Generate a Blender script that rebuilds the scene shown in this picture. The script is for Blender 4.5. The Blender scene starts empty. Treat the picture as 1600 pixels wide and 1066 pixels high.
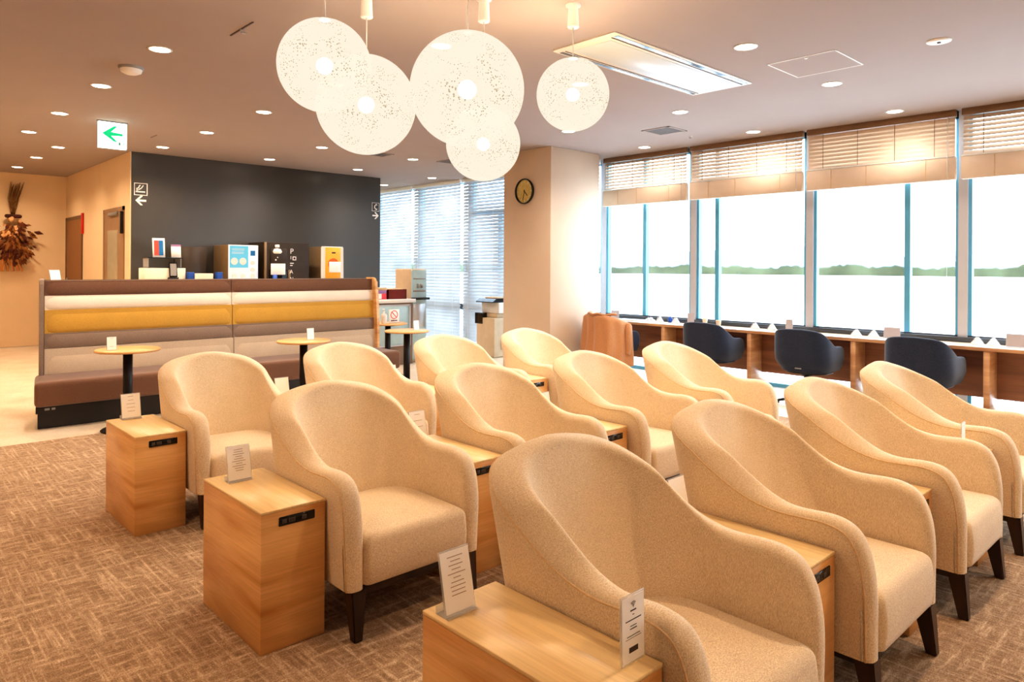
import bpy, bmesh, math, random
from mathutils import Vector, Matrix, Euler
random.seed(7)
PI = math.pi
C = bpy.context.scene.collection
HC = 3.22            # ceiling height

# ------------------------------------------------------------------ materials
def lin(c):
    return tuple((x/12.92 if x <= .04045 else ((x+.055)/1.055)**2.4) for x in c)
def rgb(r, g, b):
    return lin((r/255, g/255, b/255))
def newmat(name):
    m = bpy.data.materials.new(name); m.use_nodes = True
    nt = m.node_tree; b = nt.nodes['Principled BSDF']
    return m, nt, b
def N(nt, t, **k):
    n = nt.nodes.new(t)
    for a, v in k.items(): setattr(n, a, v)
    return n
def ramp(nt, fac, stops):
    r = N(nt, 'ShaderNodeValToRGB'); e = r.color_ramp.elements
    while len(e) < len(stops): e.new(.5)
    for i, (p, c) in enumerate(stops):
        e[i].position = p; e[i].color = (*c, 1)
    nt.links.new(fac, r.inputs[0]); return r.outputs[0]
def coords(nt, scale=(1,1,1), kind='Object', rot=(0,0,0)):
    t = N(nt, 'ShaderNodeTexCoord'); mp = N(nt, 'ShaderNodeMapping')
    mp.inputs['Scale'].default_value = scale; mp.inputs['Rotation'].default_value = rot
    nt.links.new(t.outputs[kind], mp.inputs[0]); return mp.outputs[0]
def noise(nt, vec, scale, detail=3, rough=.5, dist=0):
    n = N(nt, 'ShaderNodeTexNoise'); n.inputs['Scale'].default_value = scale
    n.inputs['Detail'].default_value = detail; n.inputs['Roughness'].default_value = rough
    n.inputs['Distortion'].default_value = dist
    nt.links.new(vec, n.inputs['Vector']); return n.outputs[0]
def bump(nt, b, h, strength=.2, dist=.01):
    n = N(nt, 'ShaderNodeBump'); n.inputs['Strength'].default_value = strength
    n.inputs['Distance'].default_value = dist
    nt.links.new(h, n.inputs['Height']); nt.links.new(n.outputs[0], b.inputs['Normal'])
def mixc(nt, fac, a, b, mode='MIX'):
    n = N(nt, 'ShaderNodeMix', data_type='RGBA', blend_type=mode)
    for i, v in ((0, fac), (6, a), (7, b)):
        if isinstance(v, (int, float)): n.inputs[i].default_value = v
        elif isinstance(v, tuple): n.inputs[i].default_value = (*v[:3], 1)
        else: nt.links.new(v, n.inputs[i])
    return n.outputs[2]

def plain(name, col, rough=.5, metal=0, var=.06, scale=8, spec=.5, trans=0, sheen=0, bmp=0):
    m, nt, b = newmat(name)
    v = coords(nt)
    f = noise(nt, v, scale, 4)
    c1 = tuple(x*(1-var) for x in col); c2 = tuple(min(1, x*(1+var)) for x in col)
    nt.links.new(ramp(nt, f, [(.3, c1), (.7, c2)]), b.inputs['Base Color'])
    b.inputs['Roughness'].default_value = rough; b.inputs['Metallic'].default_value = metal
    b.inputs['Specular IOR Level'].default_value = spec
    b.inputs['Transmission Weight'].default_value = trans
    if sheen: b.inputs['Sheen Weight'].default_value = sheen
    if bmp: bump(nt, b, noise(nt, v, scale*20, 2), bmp, .003)
    return m
def emit(name, col, s):
    m, nt, b = newmat(name)
    b.inputs['Base Color'].default_value = (*col, 1)
    b.inputs['Emission Color'].default_value = (*col, 1)
    b.inputs['Emission Strength'].default_value = s
    b.inputs['Roughness'].default_value = .5
    return m
def wood(name, light, dark, scale=1, rough=.35, vec=(1.2, 1.2, 9)):
    m, nt, b = newmat(name)
    v = coords(nt, tuple(x*scale for x in vec))
    big = noise(nt, v, 1.0, 3, .5, .6)
    v2 = coords(nt, tuple(x*scale*(6 if x > 3 else 1.4) for x in vec))
    fine = noise(nt, v2, 2.2, 4, .6, .3)
    c = ramp(nt, big, [(.30, dark), (.47, tuple(.5*(a+c_) for a, c_ in zip(dark, light))), (.66, light)])
    f = ramp(nt, fine, [(.3, (.80,.78,.74)), (.65, (1,1,1))])
    nt.links.new(mixc(nt, .75, c, f, 'MULTIPLY'), b.inputs['Base Color'])
    b.inputs['Roughness'].default_value = rough
    bump(nt, b, fine, .05, .002)
    return m
def fabric(name, c1, c2, weave=260, rough=.9, bs=.35, sheen=.3, slub=True):
    m, nt, b = newmat(name)
    v = coords(nt)
    w1 = noise(nt, coords(nt, (1, 1, 5)), weave*.55, 2, .6)
    w2 = noise(nt, coords(nt, (6, 6, 1)), weave*.3, 2, .6)
    mm = N(nt, 'ShaderNodeMath', operation='ADD'); nt.links.new(w1, mm.inputs[0]); nt.links.new(w2, mm.inputs[1])
    hf = N(nt, 'ShaderNodeMath', operation='MULTIPLY'); nt.links.new(mm.outputs[0], hf.inputs[0]); hf.inputs[1].default_value = .5
    soft = noise(nt, v, 5, 3)
    c = ramp(nt, hf.outputs[0], [(.36, c1), (.60, c2)])
    s = ramp(nt, soft, [(.3, (.94,.94,.94)), (.7, (1,1,1))])
    nt.links.new(mixc(nt, 1.0, c, s, 'MULTIPLY'), b.inputs['Base Color'])
    b.inputs['Roughness'].default_value = rough
    b.inputs['Sheen Weight'].default_value = sheen
    b.inputs['Specular IOR Level'].default_value = .2
    bump(nt, b, hf.outputs[0], bs, .003)
    return m

M = {}
M['cream'] = fabric('oatmeal_fabric', rgb(192,164,128), rgb(255,238,210), 420)
M['piping'] = plain('oatmeal_piping', rgb(225,196,156), .85, var=.1, scale=60)
M['navy'] = fabric('navy_fabric', rgb(20,24,36), rgb(52,60,80), 300, bs=.2, sheen=.2)
M['brown'] = fabric('brown_fabric', rgb(96,66,50), rgb(128,94,74), 300, bs=.2)
M['taupe'] = fabric('taupe_fabric', rgb(118,98,84), rgb(152,132,116), 300, bs=.2)
M['beige'] = fabric('beige_fabric', rgb(188,168,144), rgb(216,198,174), 300, bs=.2)
M['ivory'] = fabric('ivory_fabric', rgb(226,212,192), rgb(246,238,224), 300, bs=.2)
M['mustard'] = fabric('mustard_fabric', rgb(186,140,52), rgb(214,170,82), 300, bs=.2)
M['coat'] = fabric('camel_coat', rgb(172,116,74), rgb(202,148,104), 240, bs=.2)
M['oak'] = wood('pale_oak_veneer', rgb(246,202,142), rgb(206,146,84))
M['oaktop'] = wood('pale_oak_top', rgb(255,228,176), rgb(242,206,148), vec=(8, .8, 1), rough=.3)
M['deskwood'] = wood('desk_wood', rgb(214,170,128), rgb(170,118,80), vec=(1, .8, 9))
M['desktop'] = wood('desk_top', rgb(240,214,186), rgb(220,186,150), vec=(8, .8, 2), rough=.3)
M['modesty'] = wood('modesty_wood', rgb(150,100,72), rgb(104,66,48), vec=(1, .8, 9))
M['darkwood'] = wood('dark_leg_wood', rgb(66,44,34), rgb(34,22,18), vec=(6, 6, .8))
M['black'] = plain('black_metal', rgb(22,22,26), .4, .3)
M['plinth'] = plain('black_plinth', rgb(26,22,22), .5)
M['gloss_black'] = plain('gloss_black', rgb(12,12,14), .15)
M['white'] = plain('white_plastic', rgb(236,234,230), .4, var=.02)
M['whitem'] = plain('white_card', rgb(254,252,250), .6, var=.015)
M['cardgrey'] = plain('greyish_card', rgb(178,172,178), .5, var=.02)
M['ink'] = plain('printed_ink', rgb(70,60,60), .6)
M['faintink'] = plain('faint_ink', rgb(176,156,146), .6)
M['ceiling'] = plain('ceiling_paint', rgb(167,154,148), .85, var=.015, scale=2)
M['wallcream'] = plain('cream_wall_paper', rgb(238,212,176), .8, var=.02, scale=3, bmp=.1)
M['wallpillar'] = plain('pillar_paper', rgb(222,204,184), .8, var=.02, scale=3, bmp=.1)
M['grey'] = plain('grey_plastic', rgb(150,148,146), .45)
M['sockgrey'] = plain('socket_grey', rgb(84,80,76), .45)
M['steel'] = plain('brushed_steel', rgb(190,190,192), .3, .8)
M['acside'] = plain('aircon_panel', rgb(214,226,236), .35, var=.01)
M['greymetal'] = plain('vent_grey', rgb(128,122,120), .6)
M['frameblue'] = plain('window_frame_blue', rgb(96,170,205), .35, .1, var=.03)
M['framegrey'] = plain('window_post_grey', rgb(196,198,206), .4, .1, var=.02)
M['sill'] = plain('dark_sill', rgb(66,72,80), .35)
M['blind'] = plain('blind_slat', rgb(226,206,186), .5, var=.02)
M['valance'] = plain('blind_valance', rgb(128,96,70), .6)
M['door'] = plain('taupe_door', rgb(158,128,100), .5, var=.03)
M['doorbrown'] = plain('brown_door', rgb(146,100,60), .5, var=.03)
M['doorframe'] = plain('door_frame', rgb(112,84,60), .5)
M['frost'] = plain('frosted_door_glass', rgb(176,170,150), .25)
M['red'] = plain('red_paint', rgb(214,36,28), .5)
M['winered'] = plain('wine_red_wood', rgb(122,26,16), .4)
M['pink'] = plain('pink_box', rgb(226,70,84), .6)
M['purple'] = plain('lilac_box', rgb(170,130,180), .6)
M['exitgreen'] = emit('exit_green', rgb(0,200,130), .5)
M['exitwhite'] = emit('exit_white', rgb(236,255,250), 1.6)
M['downlight'] = emit('downlight_glow', (1, .86, .66), 14)
M['bulb'] = emit('bulb_glow', (1, .95, .85), 18)
M['screenblue'] = emit('screen_blue', rgb(96,184,216), .25)
M['screenlight'] = emit('screen_pale', rgb(206,222,236), .15)
M['orange'] = plain('orange_print', rgb(250,180,60), .5)
M['deeporange'] = plain('deep_orange_print', rgb(226,110,40), .5)
M['printred'] = plain('poster_red', rgb(226,88,72), .5)
M['printblue'] = plain('poster_blue', rgb(24,120,190), .5)
M['machinebrown'] = plain('machine_brown', rgb(132,110,82), .4)
M['machinedark'] = plain('machine_dark', rgb(58,46,36), .4)
M['bluecap'] = plain('blue_pack', rgb(30,80,170), .5)
M['clockface'] = plain('clock_face', rgb(208,190,120), .3, var=.12, scale=18)
M['cotton'] = plain('dry_cotton', rgb(226,176,126), .9)
M['sprig'] = plain('dry_sprig', rgb(214,150,90), .9)
M['copier'] = plain('copier_beige', rgb(208,186,156), .5)
M['carton'] = plain('beige_carton', rgb(214,186,150), .6)
M['coldglass'] = plain('pale_blue_panel', rgb(176,204,212), .2)

def mk_dark():
    m, nt, b = newmat('charcoal_panel')
    v = coords(nt, (1.0, 1, .15))
    f = noise(nt, v, .7, 2)
    nt.links.new(ramp(nt, f, [(.3, rgb(70,68,66)), (.7, rgb(84,82,80))]), b.inputs['Base Color'])
    b.inputs['Roughness'].default_value = .28
    b.inputs['Specular IOR Level'].default_value = .45
    return m
M['dark'] = mk_dark()

def mk_carpet():
    m, nt, b = newmat('woven_carpet')
    a = noise(nt, coords(nt, (34, 1.6, 1)), 1.6, 3, .65)      # streaks along Y
    c = noise(nt, coords(nt, (3.4, 24, 1)), 1.3, 3, .65)      # streaks along X
    f = noise(nt, coords(nt), 170, 3, .7)
    g = noise(nt, coords(nt), 34, 3, .6)
    mx = N(nt, 'ShaderNodeMath', operation='MAXIMUM'); nt.links.new(a, mx.inputs[0]); nt.links.new(c, mx.inputs[1])
    s = N(nt, 'ShaderNodeMath', operation='MULTIPLY_ADD'); nt.links.new(f, s.inputs[0]); s.inputs[1].default_value = .9
    nt.links.new(mx.outputs[0], s.inputs[2])
    s2 = N(nt, 'ShaderNodeMath', operation='MULTIPLY_ADD'); nt.links.new(g, s2.inputs[0]); s2.inputs[1].default_value = .35
    nt.links.new(s.outputs[0], s2.inputs[2])
    hf = N(nt, 'ShaderNodeMath', operation='MULTIPLY'); nt.links.new(s2.outputs[0], hf.inputs[0]); hf.inputs[1].default_value = .45
    col = ramp(nt, hf.outputs[0], [(.37, rgb(106,86,68)), (.52, rgb(160,134,110)), (.67, rgb(230,208,180))])
    nt.links.new(col, b.inputs['Base Color'])
    b.inputs['Roughness'].default_value = .95; b.inputs['Specular IOR Level'].default_value = .1
    bump(nt, b, hf.outputs[0], .6, .006)
    return m
M['carpet'] = mk_carpet()

def mk_floor():
    m, nt, b = newmat('pale_stone_floor')
    f = noise(nt, coords(nt), 3, 5); g = noise(nt, coords(nt), 40, 4, .7)
    c = ramp(nt, f, [(.3, rgb(222,206,182)), (.7, rgb(240,228,210))])
    s = ramp(nt, g, [(.38, (.80,.76,.70)), (.55, (1,1,1))])
    nt.links.new(mixc(nt, .6, c, s, 'MULTIPLY'), b.inputs['Base Color'])
    b.inputs['Roughness'].default_value = .28
    return m
M['floor'] = mk_floor()

def mk_pane():
    m, nt, b = newmat('window_glass'); nt.nodes.remove(b)
    o = nt.nodes['Material Output']
    t = N(nt, 'ShaderNodeBsdfTransparent'); t.inputs[0].default_value = (.95, .98, 1, 1)
    g = N(nt, 'ShaderNodeBsdfGlossy'); g.inputs['Roughness'].default_value = .02
    x = N(nt, 'ShaderNodeMixShader'); x.inputs[0].default_value = .05
    nt.links.new(t.outputs[0], x.inputs[1]); nt.links.new(g.outputs[0], x.inputs[2]); nt.links.new(x.outputs[0], o.inputs[0])
    return m
M['pane'] = mk_pane()
def mk_acrylic():
    m, nt, b = newmat('clear_acrylic'); nt.nodes.remove(b)
    o = nt.nodes['Material Output']
    t = N(nt, 'ShaderNodeBsdfTransparent'); t.inputs[0].default_value = (.93, .94, .95, 1)
    g = N(nt, 'ShaderNodeBsdfPrincipled'); g.inputs['Roughness'].default_value = .1; g.inputs['Base Color'].default_value = (.9,.9,.92,1)
    x = N(nt, 'ShaderNodeMixShader'); x.inputs[0].default_value = .35
    nt.links.new(t.outputs[0], x.inputs[1]); nt.links.new(g.outputs[0], x.inputs[2]); nt.links.new(x.outputs[0], o.inputs[0])
    return m
M['acrylic'] = mk_acrylic()
def mk_blindwhite():
    m, nt, b = newmat('white_translucent_slat'); nt.nodes.remove(b)
    o = nt.nodes['Material Output']
    f = noise(nt, coords(nt), 2, 2)
    c = ramp(nt, f, [(.3, rgb(176,184,190)), (.7, rgb(196,203,208))])
    d = N(nt, 'ShaderNodeBsdfDiffuse'); t = N(nt, 'ShaderNodeBsdfTranslucent')
    nt.links.new(c, d.inputs[0]); nt.links.new(c, t.inputs[0])
    x = N(nt, 'ShaderNodeMixShader'); x.inputs[0].default_value = .14
    nt.links.new(d.outputs[0], x.inputs[1]); nt.links.new(t.outputs[0], x.inputs[2]); nt.links.new(x.outputs[0], o.inputs[0])
    return m
M['blindwhite'] = mk_blindwhite()
def mk_lampshell():
    m, nt, b = newmat('woven_lamp_thread'); nt.nodes.remove(b)
    o = nt.nodes['Material Output']
    v = coords(nt)
    w = N(nt, 'ShaderNodeTexVoronoi'); w.inputs['Scale'].default_value = 80; nt.links.new(v, w.inputs['Vector'])
    big = noise(nt, v, 7, 2); 
    ad = N(nt, 'ShaderNodeMath', operation='MULTIPLY_ADD'); nt.links.new(big, ad.inputs[0]); ad.inputs[1].default_value = .9; nt.links.new(w.outputs['Distance'], ad.inputs[2])
    hole = ramp(nt, ad.outputs[0], [(.60, (1,1,1)), (.63, (0,0,0))])
    e = N(nt, 'ShaderNodeEmission'); e.inputs[0].default_value = (1, .90, .74, 1); e.inputs[1].default_value = .60
    e2 = N(nt, 'ShaderNodeEmission'); e2.inputs[0].default_value = (.62, .50, .30, 1); e2.inputs[1].default_value = .45
    xe = N(nt, 'ShaderNodeMixShader'); nt.links.new(hole, xe.inputs[0]); nt.links.new(e.outputs[0], xe.inputs[1]); nt.links.new(e2.outputs[0], xe.inputs[2])
    t = N(nt, 'ShaderNodeBsdfTransparent')
    x = N(nt, 'ShaderNodeMixShader'); x.inputs[0].default_value = .80
    nt.links.new(t.outputs[0], x.inputs[1]); nt.links.new(xe.outputs[0], x.inputs[2]); nt.links.new(x.outputs[0], o.inputs[0])
    return m
M['lampshell'] = mk_lampshell()

# ------------------------------------------------------------------ mesh helpers
class MB:
    def __init__(s): s.bm = bmesh.new(); s.smooth = []
    def verts_faces(s, vs, fs, smooth=False):
        bv = [s.bm.verts.new(v) for v in vs]
        for f in fs:
            try:
                fc = s.bm.faces.new([bv[i] for i in f]); fc.smooth = smooth
            except ValueError: pass
        return s
    def box(s, x0, y0, z0, x1, y1, z1, bev=0, seg=2, mat=None):
        t = bmesh.new(); bmesh.ops.create_cube(t, size=1)
        for v in t.verts:
            v.co = Vector(((x0+x1)/2 + v.co.x*(x1-x0), (y0+y1)/2 + v.co.y*(y1-y0), (z0+z1)/2 + v.co.z*(z1-z0)))
        if bev: bmesh.ops.bevel(t, geom=t.edges[:], offset=bev, segments=seg, profile=.6, affect='EDGES')
        if mat is not None: bmesh.ops.transform(t, matrix=mat, verts=t.verts[:])
        s._add(t, bev > 0); return s
    def _add(s, t, smooth=False):
        if smooth:
            for f in t.faces: f.smooth = True
        me = bpy.data.meshes.new('t'); t.to_mesh(me); t.free(); s.bm.from_mesh(me); bpy.data.meshes.remove(me)
    def cyl(s, p, q, r0, r1=None, n=20, caps=True, smooth=True):
        r1 = r0 if r1 is None else r1
        p, q = Vector(p), Vector(q); d = (q-p); z = d.normalized()
        a = z.orthogonal().normalized(); b = z.cross(a)
        vs = []
        for c, r in ((p, r0), (q, r1)):
            for i in range(n):
                t = 2*PI*i/n; vs.append(c + a*math.cos(t)*r + b*math.sin(t)*r)
        fs = [(i, (i+1) % n, n+(i+1) % n, n+i) for i in range(n)]
        bv = [s.bm.verts.new(v) for v in vs]
        for f in fs: s.bm.faces.new([bv[i] for i in f]).smooth = smooth
        if caps:
            s.bm.faces.new(bv[:n][::-1]); s.bm.faces.new(bv[n:])
        return s
    def lathe(s, prof, c=(0,0,0), n=32, smooth=True):
        vs = []; c = Vector(c)
        for r, z in prof:
            for i in range(n):
                t = 2*PI*i/n; vs.append(c + Vector((r*math.cos(t), r*math.sin(t), z)))
        fs = []
        for k in range(len(prof)-1):
            for i in range(n):
                fs.append((k*n+i, k*n+(i+1) % n, (k+1)*n+(i+1) % n, (k+1)*n+i))
        s.verts_faces(vs, fs, smooth)
        return s
    def tube(s, pts, r, n=8, closed=False):
        pts = [Vector(p) for p in pts]; L = len(pts); vs = []
        prev = None
        for i, p in enumerate(pts):
            a = pts[(i-1) % L] if (closed or i > 0) else p
            b = pts[(i+1) % L] if (closed or i < L-1) else p
            t = (b-a).normalized()
            if prev is None: u = t.orthogonal().normalized()
            else:
                u = prev - t*prev.dot(t)
                u = u.normalized() if u.length > 1e-6 else t.orthogonal().normalized()
            prev = u; w = t.cross(u)
            for k in range(n):
                th = 2*PI*k/n; vs.append(p + (u*math.cos(th)+w*math.sin(th))*r)
        fs = []
        for i in range(L if closed else L-1):
            j = (i+1) % L
            for k in range(n): fs.append((i*n+k, i*n+(k+1) % n, j*n+(k+1) % n, j*n+k))
        if not closed: fs += [tuple(range(n))[::-1], tuple(range((L-1)*n, L*n))]
        s.verts_faces(vs, fs, True); return s
    def grid(s, rows, closed=False, smooth=True):
        n = len(rows[0]); vs = [v for r in rows for v in r]; fs = []
        R = len(rows)
        for i in range(R if closed else R-1):
            j = (i+1) % R
            for k in range(n-1): fs.append((i*n+k, i*n+k+1, j*n+k+1, j*n+k))
        s.verts_faces(vs, fs, smooth); return s
    def prism(s, pts, axis, a, b):
        """extrude 2-D polygon along axis from a to b; pts are the other two coords in order"""
        def mk(p, t):
            if axis == 'x': return (t, p[0], p[1])
            if axis == 'y': return (p[0], t, p[1])
            return (p[0], p[1], t)
        n = len(pts); vs = [mk(p, a) for p in pts] + [mk(p, b) for p in pts]
        fs = [tuple(range(n)), tuple(range(n, 2*n))[::-1]] + [(i, (i+1) % n, n+(i+1) % n, n+i) for i in range(n)]
        s.verts_faces(vs, fs); return s
    def sphere(s, c, r, seg=16, rings=10, sc=(1,1,1)):
        t = bmesh.new(); bmesh.ops.create_uvsphere(t, u_segments=seg, v_segments=rings, radius=r)
        for v in t.verts: v.co = Vector((v.co.x*sc[0]+c[0], v.co.y*sc[1]+c[1], v.co.z*sc[2]+c[2]))
        s._add(t, True); return s
    def build(s, name, mat, parent=None, kind=None):
        bmesh.ops.recalc_face_normals(s.bm, faces=s.bm.faces[:])
        me = bpy.data.meshes.new(name); s.bm.to_mesh(me); s.bm.free()
        me.materials.append(M[mat] if isinstance(mat, str) else mat)
        o = bpy.data.objects.new(name, me); C.objects.link(o)
        if parent is not None: o.parent = parent
        if kind: o['kind'] = kind
        return o

def tag(o, label, cat, group=None):
    o['label'] = label; o['category'] = cat
    if group: o['group'] = group
    return o
def thing(name, label, cat, loc=(0,0,0), rz=0, group=None):
    o = bpy.data.objects.new(name, None); o.empty_display_size = .1; C.objects.link(o)
    o.location = loc; o.rotation_euler = (0, 0, rz)
    return tag(o, label, cat, group)
def dup(root, loc, rz=None, label=None, group=None):
    r = root.copy(); C.objects.link(r); r.location = loc
    if rz is not None: r.rotation_euler = (0, 0, rz)
    if label: r['label'] = label
    if group: r['group'] = group
    for ch in [o for o in root.children]:
        c = ch.copy(); C.objects.link(c); c.parent = r
        for g in ch.children:
            d = g.copy(); C.objects.link(d); d.parent = c
    return r
def text_mesh(name, body, size, mat, parent, loc, rot=(PI/2, 0, 0), ext=.001):
    cu = bpy.data.curves.new(name, 'FONT'); cu.body = body; cu.size = size; cu.extrude = ext
    cu.align_x = 'CENTER'; cu.align_y = 'CENTER'
    t = bpy.data.objects.new(name+'_tmp', cu); C.objects.link(t)
    bpy.context.view_layer.update()
    me = bpy.data.meshes.new_from_object(t.evaluated_get(bpy.context.evaluated_depsgraph_get()))
    bpy.data.objects.remove(t); bpy.data.curves.remove(cu)
    me.materials.clear(); me.materials.append(M[mat])
    o = bpy.data.objects.new(name, me); C.objects.link(o); o.parent = parent
    o.location = loc; o.rotation_euler = rot
    return o

# ------------------------------------------------------------------ room shell
XW = 8.70
b = MB(); b.box(-3.2, -3.2, -.2, XW+.15, 16.3, -.006); b.build('floor', 'floor', kind='structure')
b = MB(); b.box(-3.0, -3.0, -.006, 6.95, 7.13, .006)
tag(b.build('carpet', 'carpet'), 'brown woven carpet with a broken grid pattern under the armchairs', 'carpet')
b = MB(); b.box(-3.2, -3.2, HC, XW+.15, 16.3, HC+.2); b.build('ceiling', 'ceiling', kind='structure')
b = MB(); b.box(-3.2, -3.2, 0, -3.0, 16.3, HC); b.build('wall_left', 'wallcream', kind='structure')
b = MB(); b.box(-3.0, -3.2, 0, XW, -3.0, HC); b.build('wall_rear', 'wallcream', kind='structure')
b = MB(); b.box(-3.0, 15.85, 0, 3.06, 16.1, HC); b.build('wall_far', 'wallcream', kind='structure')
b = MB(); b.box(-3.0, 15.83, 0, 3.06, 15.85, .09); b.build('baseboard_far', 'wallcream', kind='structure')
b = MB(); b.box(3.06, 11.605, 0, 3.26, 16.1, HC); b.build('wall_corridor', 'wallcream', kind='structure')
b = MB(); b.box(3.075, 11.60, 0, 7.42, 11.95, HC)
b.build('wall_charcoal', 'dark', kind='structure')
b = MB(); b.box(7.18, 11.95, 0, 7.42, 16.1, HC); b.build('wall_inner', 'wallcream', kind='structure')
b = MB(); b.box(7.42, 15.9, 0, XW, 16.1, HC); b.build('wall_end', 'wallcream', kind='structure')
b = MB(); b.box(7.15, 6.83, 0, 8.20, 7.80, HC, .004, 1); b.build('wall_pillar', 'wallpillar', kind='structure')

# ------------------------------------------------------------------ windows
posts = [-2.75, -1.10, .55, 2.20, 3.85, 5.50, 7.12, 8.75, 10.40, 12.05, 13.70, 15.9]
thin = {2: 1.10, 3: 2.75, 4: 5.14, 5: 6.35, 7: 9.55, 8: 11.2}
for i in range(len(posts)-1):
    y0, y1 = posts[i], posts[i+1]
    b = MB()
    b.box(XW-.04, y0-.045, 0, XW+.10, y0+.045, HC)               # grey post
    w = b.build('window_%d' % (i+1), 'framegrey', kind='structure')
    b = MB()
    b.box(XW-.02, y0+.045, 0, XW+.05, y0+.075, HC); b.box(XW-.02, y1-.08, 0, XW+.05, y1-.045, HC)
    if i in thin and i <= 5:
        b.box(XW-.02, thin[i]-.03, .8, XW+.05, thin[i]+.03, HC)
    if i == 7:
        b.box(XW-.02, (y0+y1)/2-.05, 0, XW+.05, (y0+y1)/2+.05, 2.55)
        b.box(XW-.02, y0+.05, 2.5, XW+.05, y1-.05, 2.6)
    b.box(XW-.02, y0+.045, HC-.08, XW+.05, y1-.045, HC)
    b.box(XW-.02, y0+.045, 0, XW+.05, y1-.045, .05)
    b.build('window_frame', 'frameblue', w)
    b = MB(); b.box(XW-.03, y0+.045, .70, XW+.06, y1-.045, .815)
    b.build('transom', 'sill', w)
    b = MB(); b.box(XW+.01, y0+.04, .03, XW+.02, y1-.04, HC-.03)
    b.build('window_pane', 'pane', w)

# dark shelf strip on the window side of the counter
# ------------------------------------------------------------------ blinds over the counter
def blind(y0, y1, tilt, label, full=False, mat='blind', X=8.60):
    t = thing('venetian_blind', label, 'blind', (0, 0, 0), 0,
              'venetian blinds over the counter windows' if not full else 'full-height blinds in the far bay')
    b = MB(); b.box(X-.035, y0, HC-.07, X+.03, y1, HC, .003, 1); b.build('head_rail', 'valance' if not full else 'white', t)
    b = MB()
    z = HC-.10
    zb = 2.735 if not full else .12
    step = .046 if not full else .062
    hw = .027 if not full else .033
    while z > zb:
        dx = hw*math.cos(tilt); dz = hw*math.sin(tilt)
        b.verts_faces([(X-dx, y0+.01, z-dz), (X-dx, y1-.01, z-dz), (X, y1-.01, z+.003), (X, y0+.01, z+.003), (X+dx, y1-.01, z+dz), (X+dx, y0+.01, z+dz)],
                      [(0, 1, 2, 3), (3, 2, 4, 5)])
        z -= step
    b.build('slats', mat, t)
    b = MB()
    for k in range(4 if not full else 3):
        yy = y0+.2+(y1-y0-.4)*k/(3 if not full else 2)
        b.box(X-.036, yy-.0025, zb if not full else .1, X-.034, yy+.0025, HC-.05); b.build('ladder_cord', 'valance' if not full else 'white', t); b = MB()
    if not full:
        b = MB()
        b.box(X-.045, y0, 2.475, X+.03, y1, 2.71, .004, 1)
        n = int((2.71-2.48)/.011)
        o = b.build('folded_slats', 'blind', t)
        b = MB(); b.box(X-.046, y0, 2.712, X+.02, y1, 2.726, .002, 1); b.build('bottom_rail', 'white', t)
        b = MB()
        for yy in (y0+.28, (y0+y1)/2+.1, y1-.30): b.box(X-.0475, yy-.004, 2.477, X-.045, yy+.004, 2.708); b.build('lift_tape', 'carton', t); b = MB()
        b = MB(); b.cyl((X-.055, y0+.07, HC-.08), (X-.055, y0+.07, 1.35 if y0 < 3 else 2.3), .0035, n=8)
        b.build('tilt_wand', 'acrylic', t)
    else:
        b = MB(); b.box(X-.03, y0, .08, X+.03, y1, .10, .003, 1); b.build('bottom_rail', 'white', t)
    return t
blind(.57, 2.195, .98, 'venetian blind at the right edge of the view with open lower stack')
blind(2.25, 3.85, 1.25, 'closed venetian blind with a warm lamp glow, second from the right')
blind(3.905, 5.505, 1.02, 'half-open venetian blind above the desk between two bright gaps')
blind(5.56, 7.06, .85, 'venetian blind next to the white pillar, its slats tilted open')
blind(-1.1, .54, .95, 'venetian blind beyond the right edge of the view')
for (y0, y1, lab) in ((7.15, 8.70, 'full-length white blind right behind the pillar'),
                      (8.74, 10.54, 'full-length white blind beside the pillar with frame shadows behind it'),
                      (10.60, 12.17, 'widest full-length white blind in the middle of the far bay'),
                      (12.22, 15.8, 'full-length white blind next to the dark wall')):
    blind(y0, y1, 1.12, lab, True, 'blindwhite', 8.60)

# ------------------------------------------------------------------ outdoors
b = MB(); b.box(9.3, -3000, -4.6, 6000, 4000, -4.5)
m, nt, bb = newmat('apron_concrete'); f = noise(nt, coords(nt, (1, 1, 1)), .004, 4)
nt.links.new(ramp(nt, f, [(.35, rgb(236,240,244)), (.65, rgb(252,252,252))]), bb.inputs['Base Color']); bb.inputs['Roughness'].default_value = .9
b.build('ground', m, kind='structure')
m, nt, bb = newmat('hazy_trees'); f = noise(nt, coords(nt), .03, 4)
nt.links.new(ramp(nt, f, [(.35, rgb(46,54,34)), (.65, rgb(78,86,62))]), bb.inputs['Base Color']); bb.inputs['Roughness'].default_value = 1
b = MB()
rows = []
rr = random.Random(3)
for i in range(420):
    a = math.radians(20 + i*(100/420))     # angle from +Y toward +X
    d = 1100-.8*i
    x, y = math.sin(a)*d, math.cos(a)*d
    h = 9 + 3*rr.random() + 1.2*math.sin(i*.13) + 1.0*math.sin(i*.41)
    rows.append([(x, y, -4.5), (x, y, -4.5+h*.8), (x*1.004, y*1.004, -4.5+h), (x*1.02, y*1.02, -4.5+h*.9)])
b.grid(rows)
o = tag(b.build('tree_line', m), 'hazy green line of trees far beyond the runway', 'trees'); o['kind'] = 'stuff'
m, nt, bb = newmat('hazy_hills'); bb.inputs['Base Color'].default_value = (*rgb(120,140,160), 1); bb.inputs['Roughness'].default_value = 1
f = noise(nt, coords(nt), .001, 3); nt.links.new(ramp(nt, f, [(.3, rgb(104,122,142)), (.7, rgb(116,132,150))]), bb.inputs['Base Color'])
b = MB(); rows = []
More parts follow.
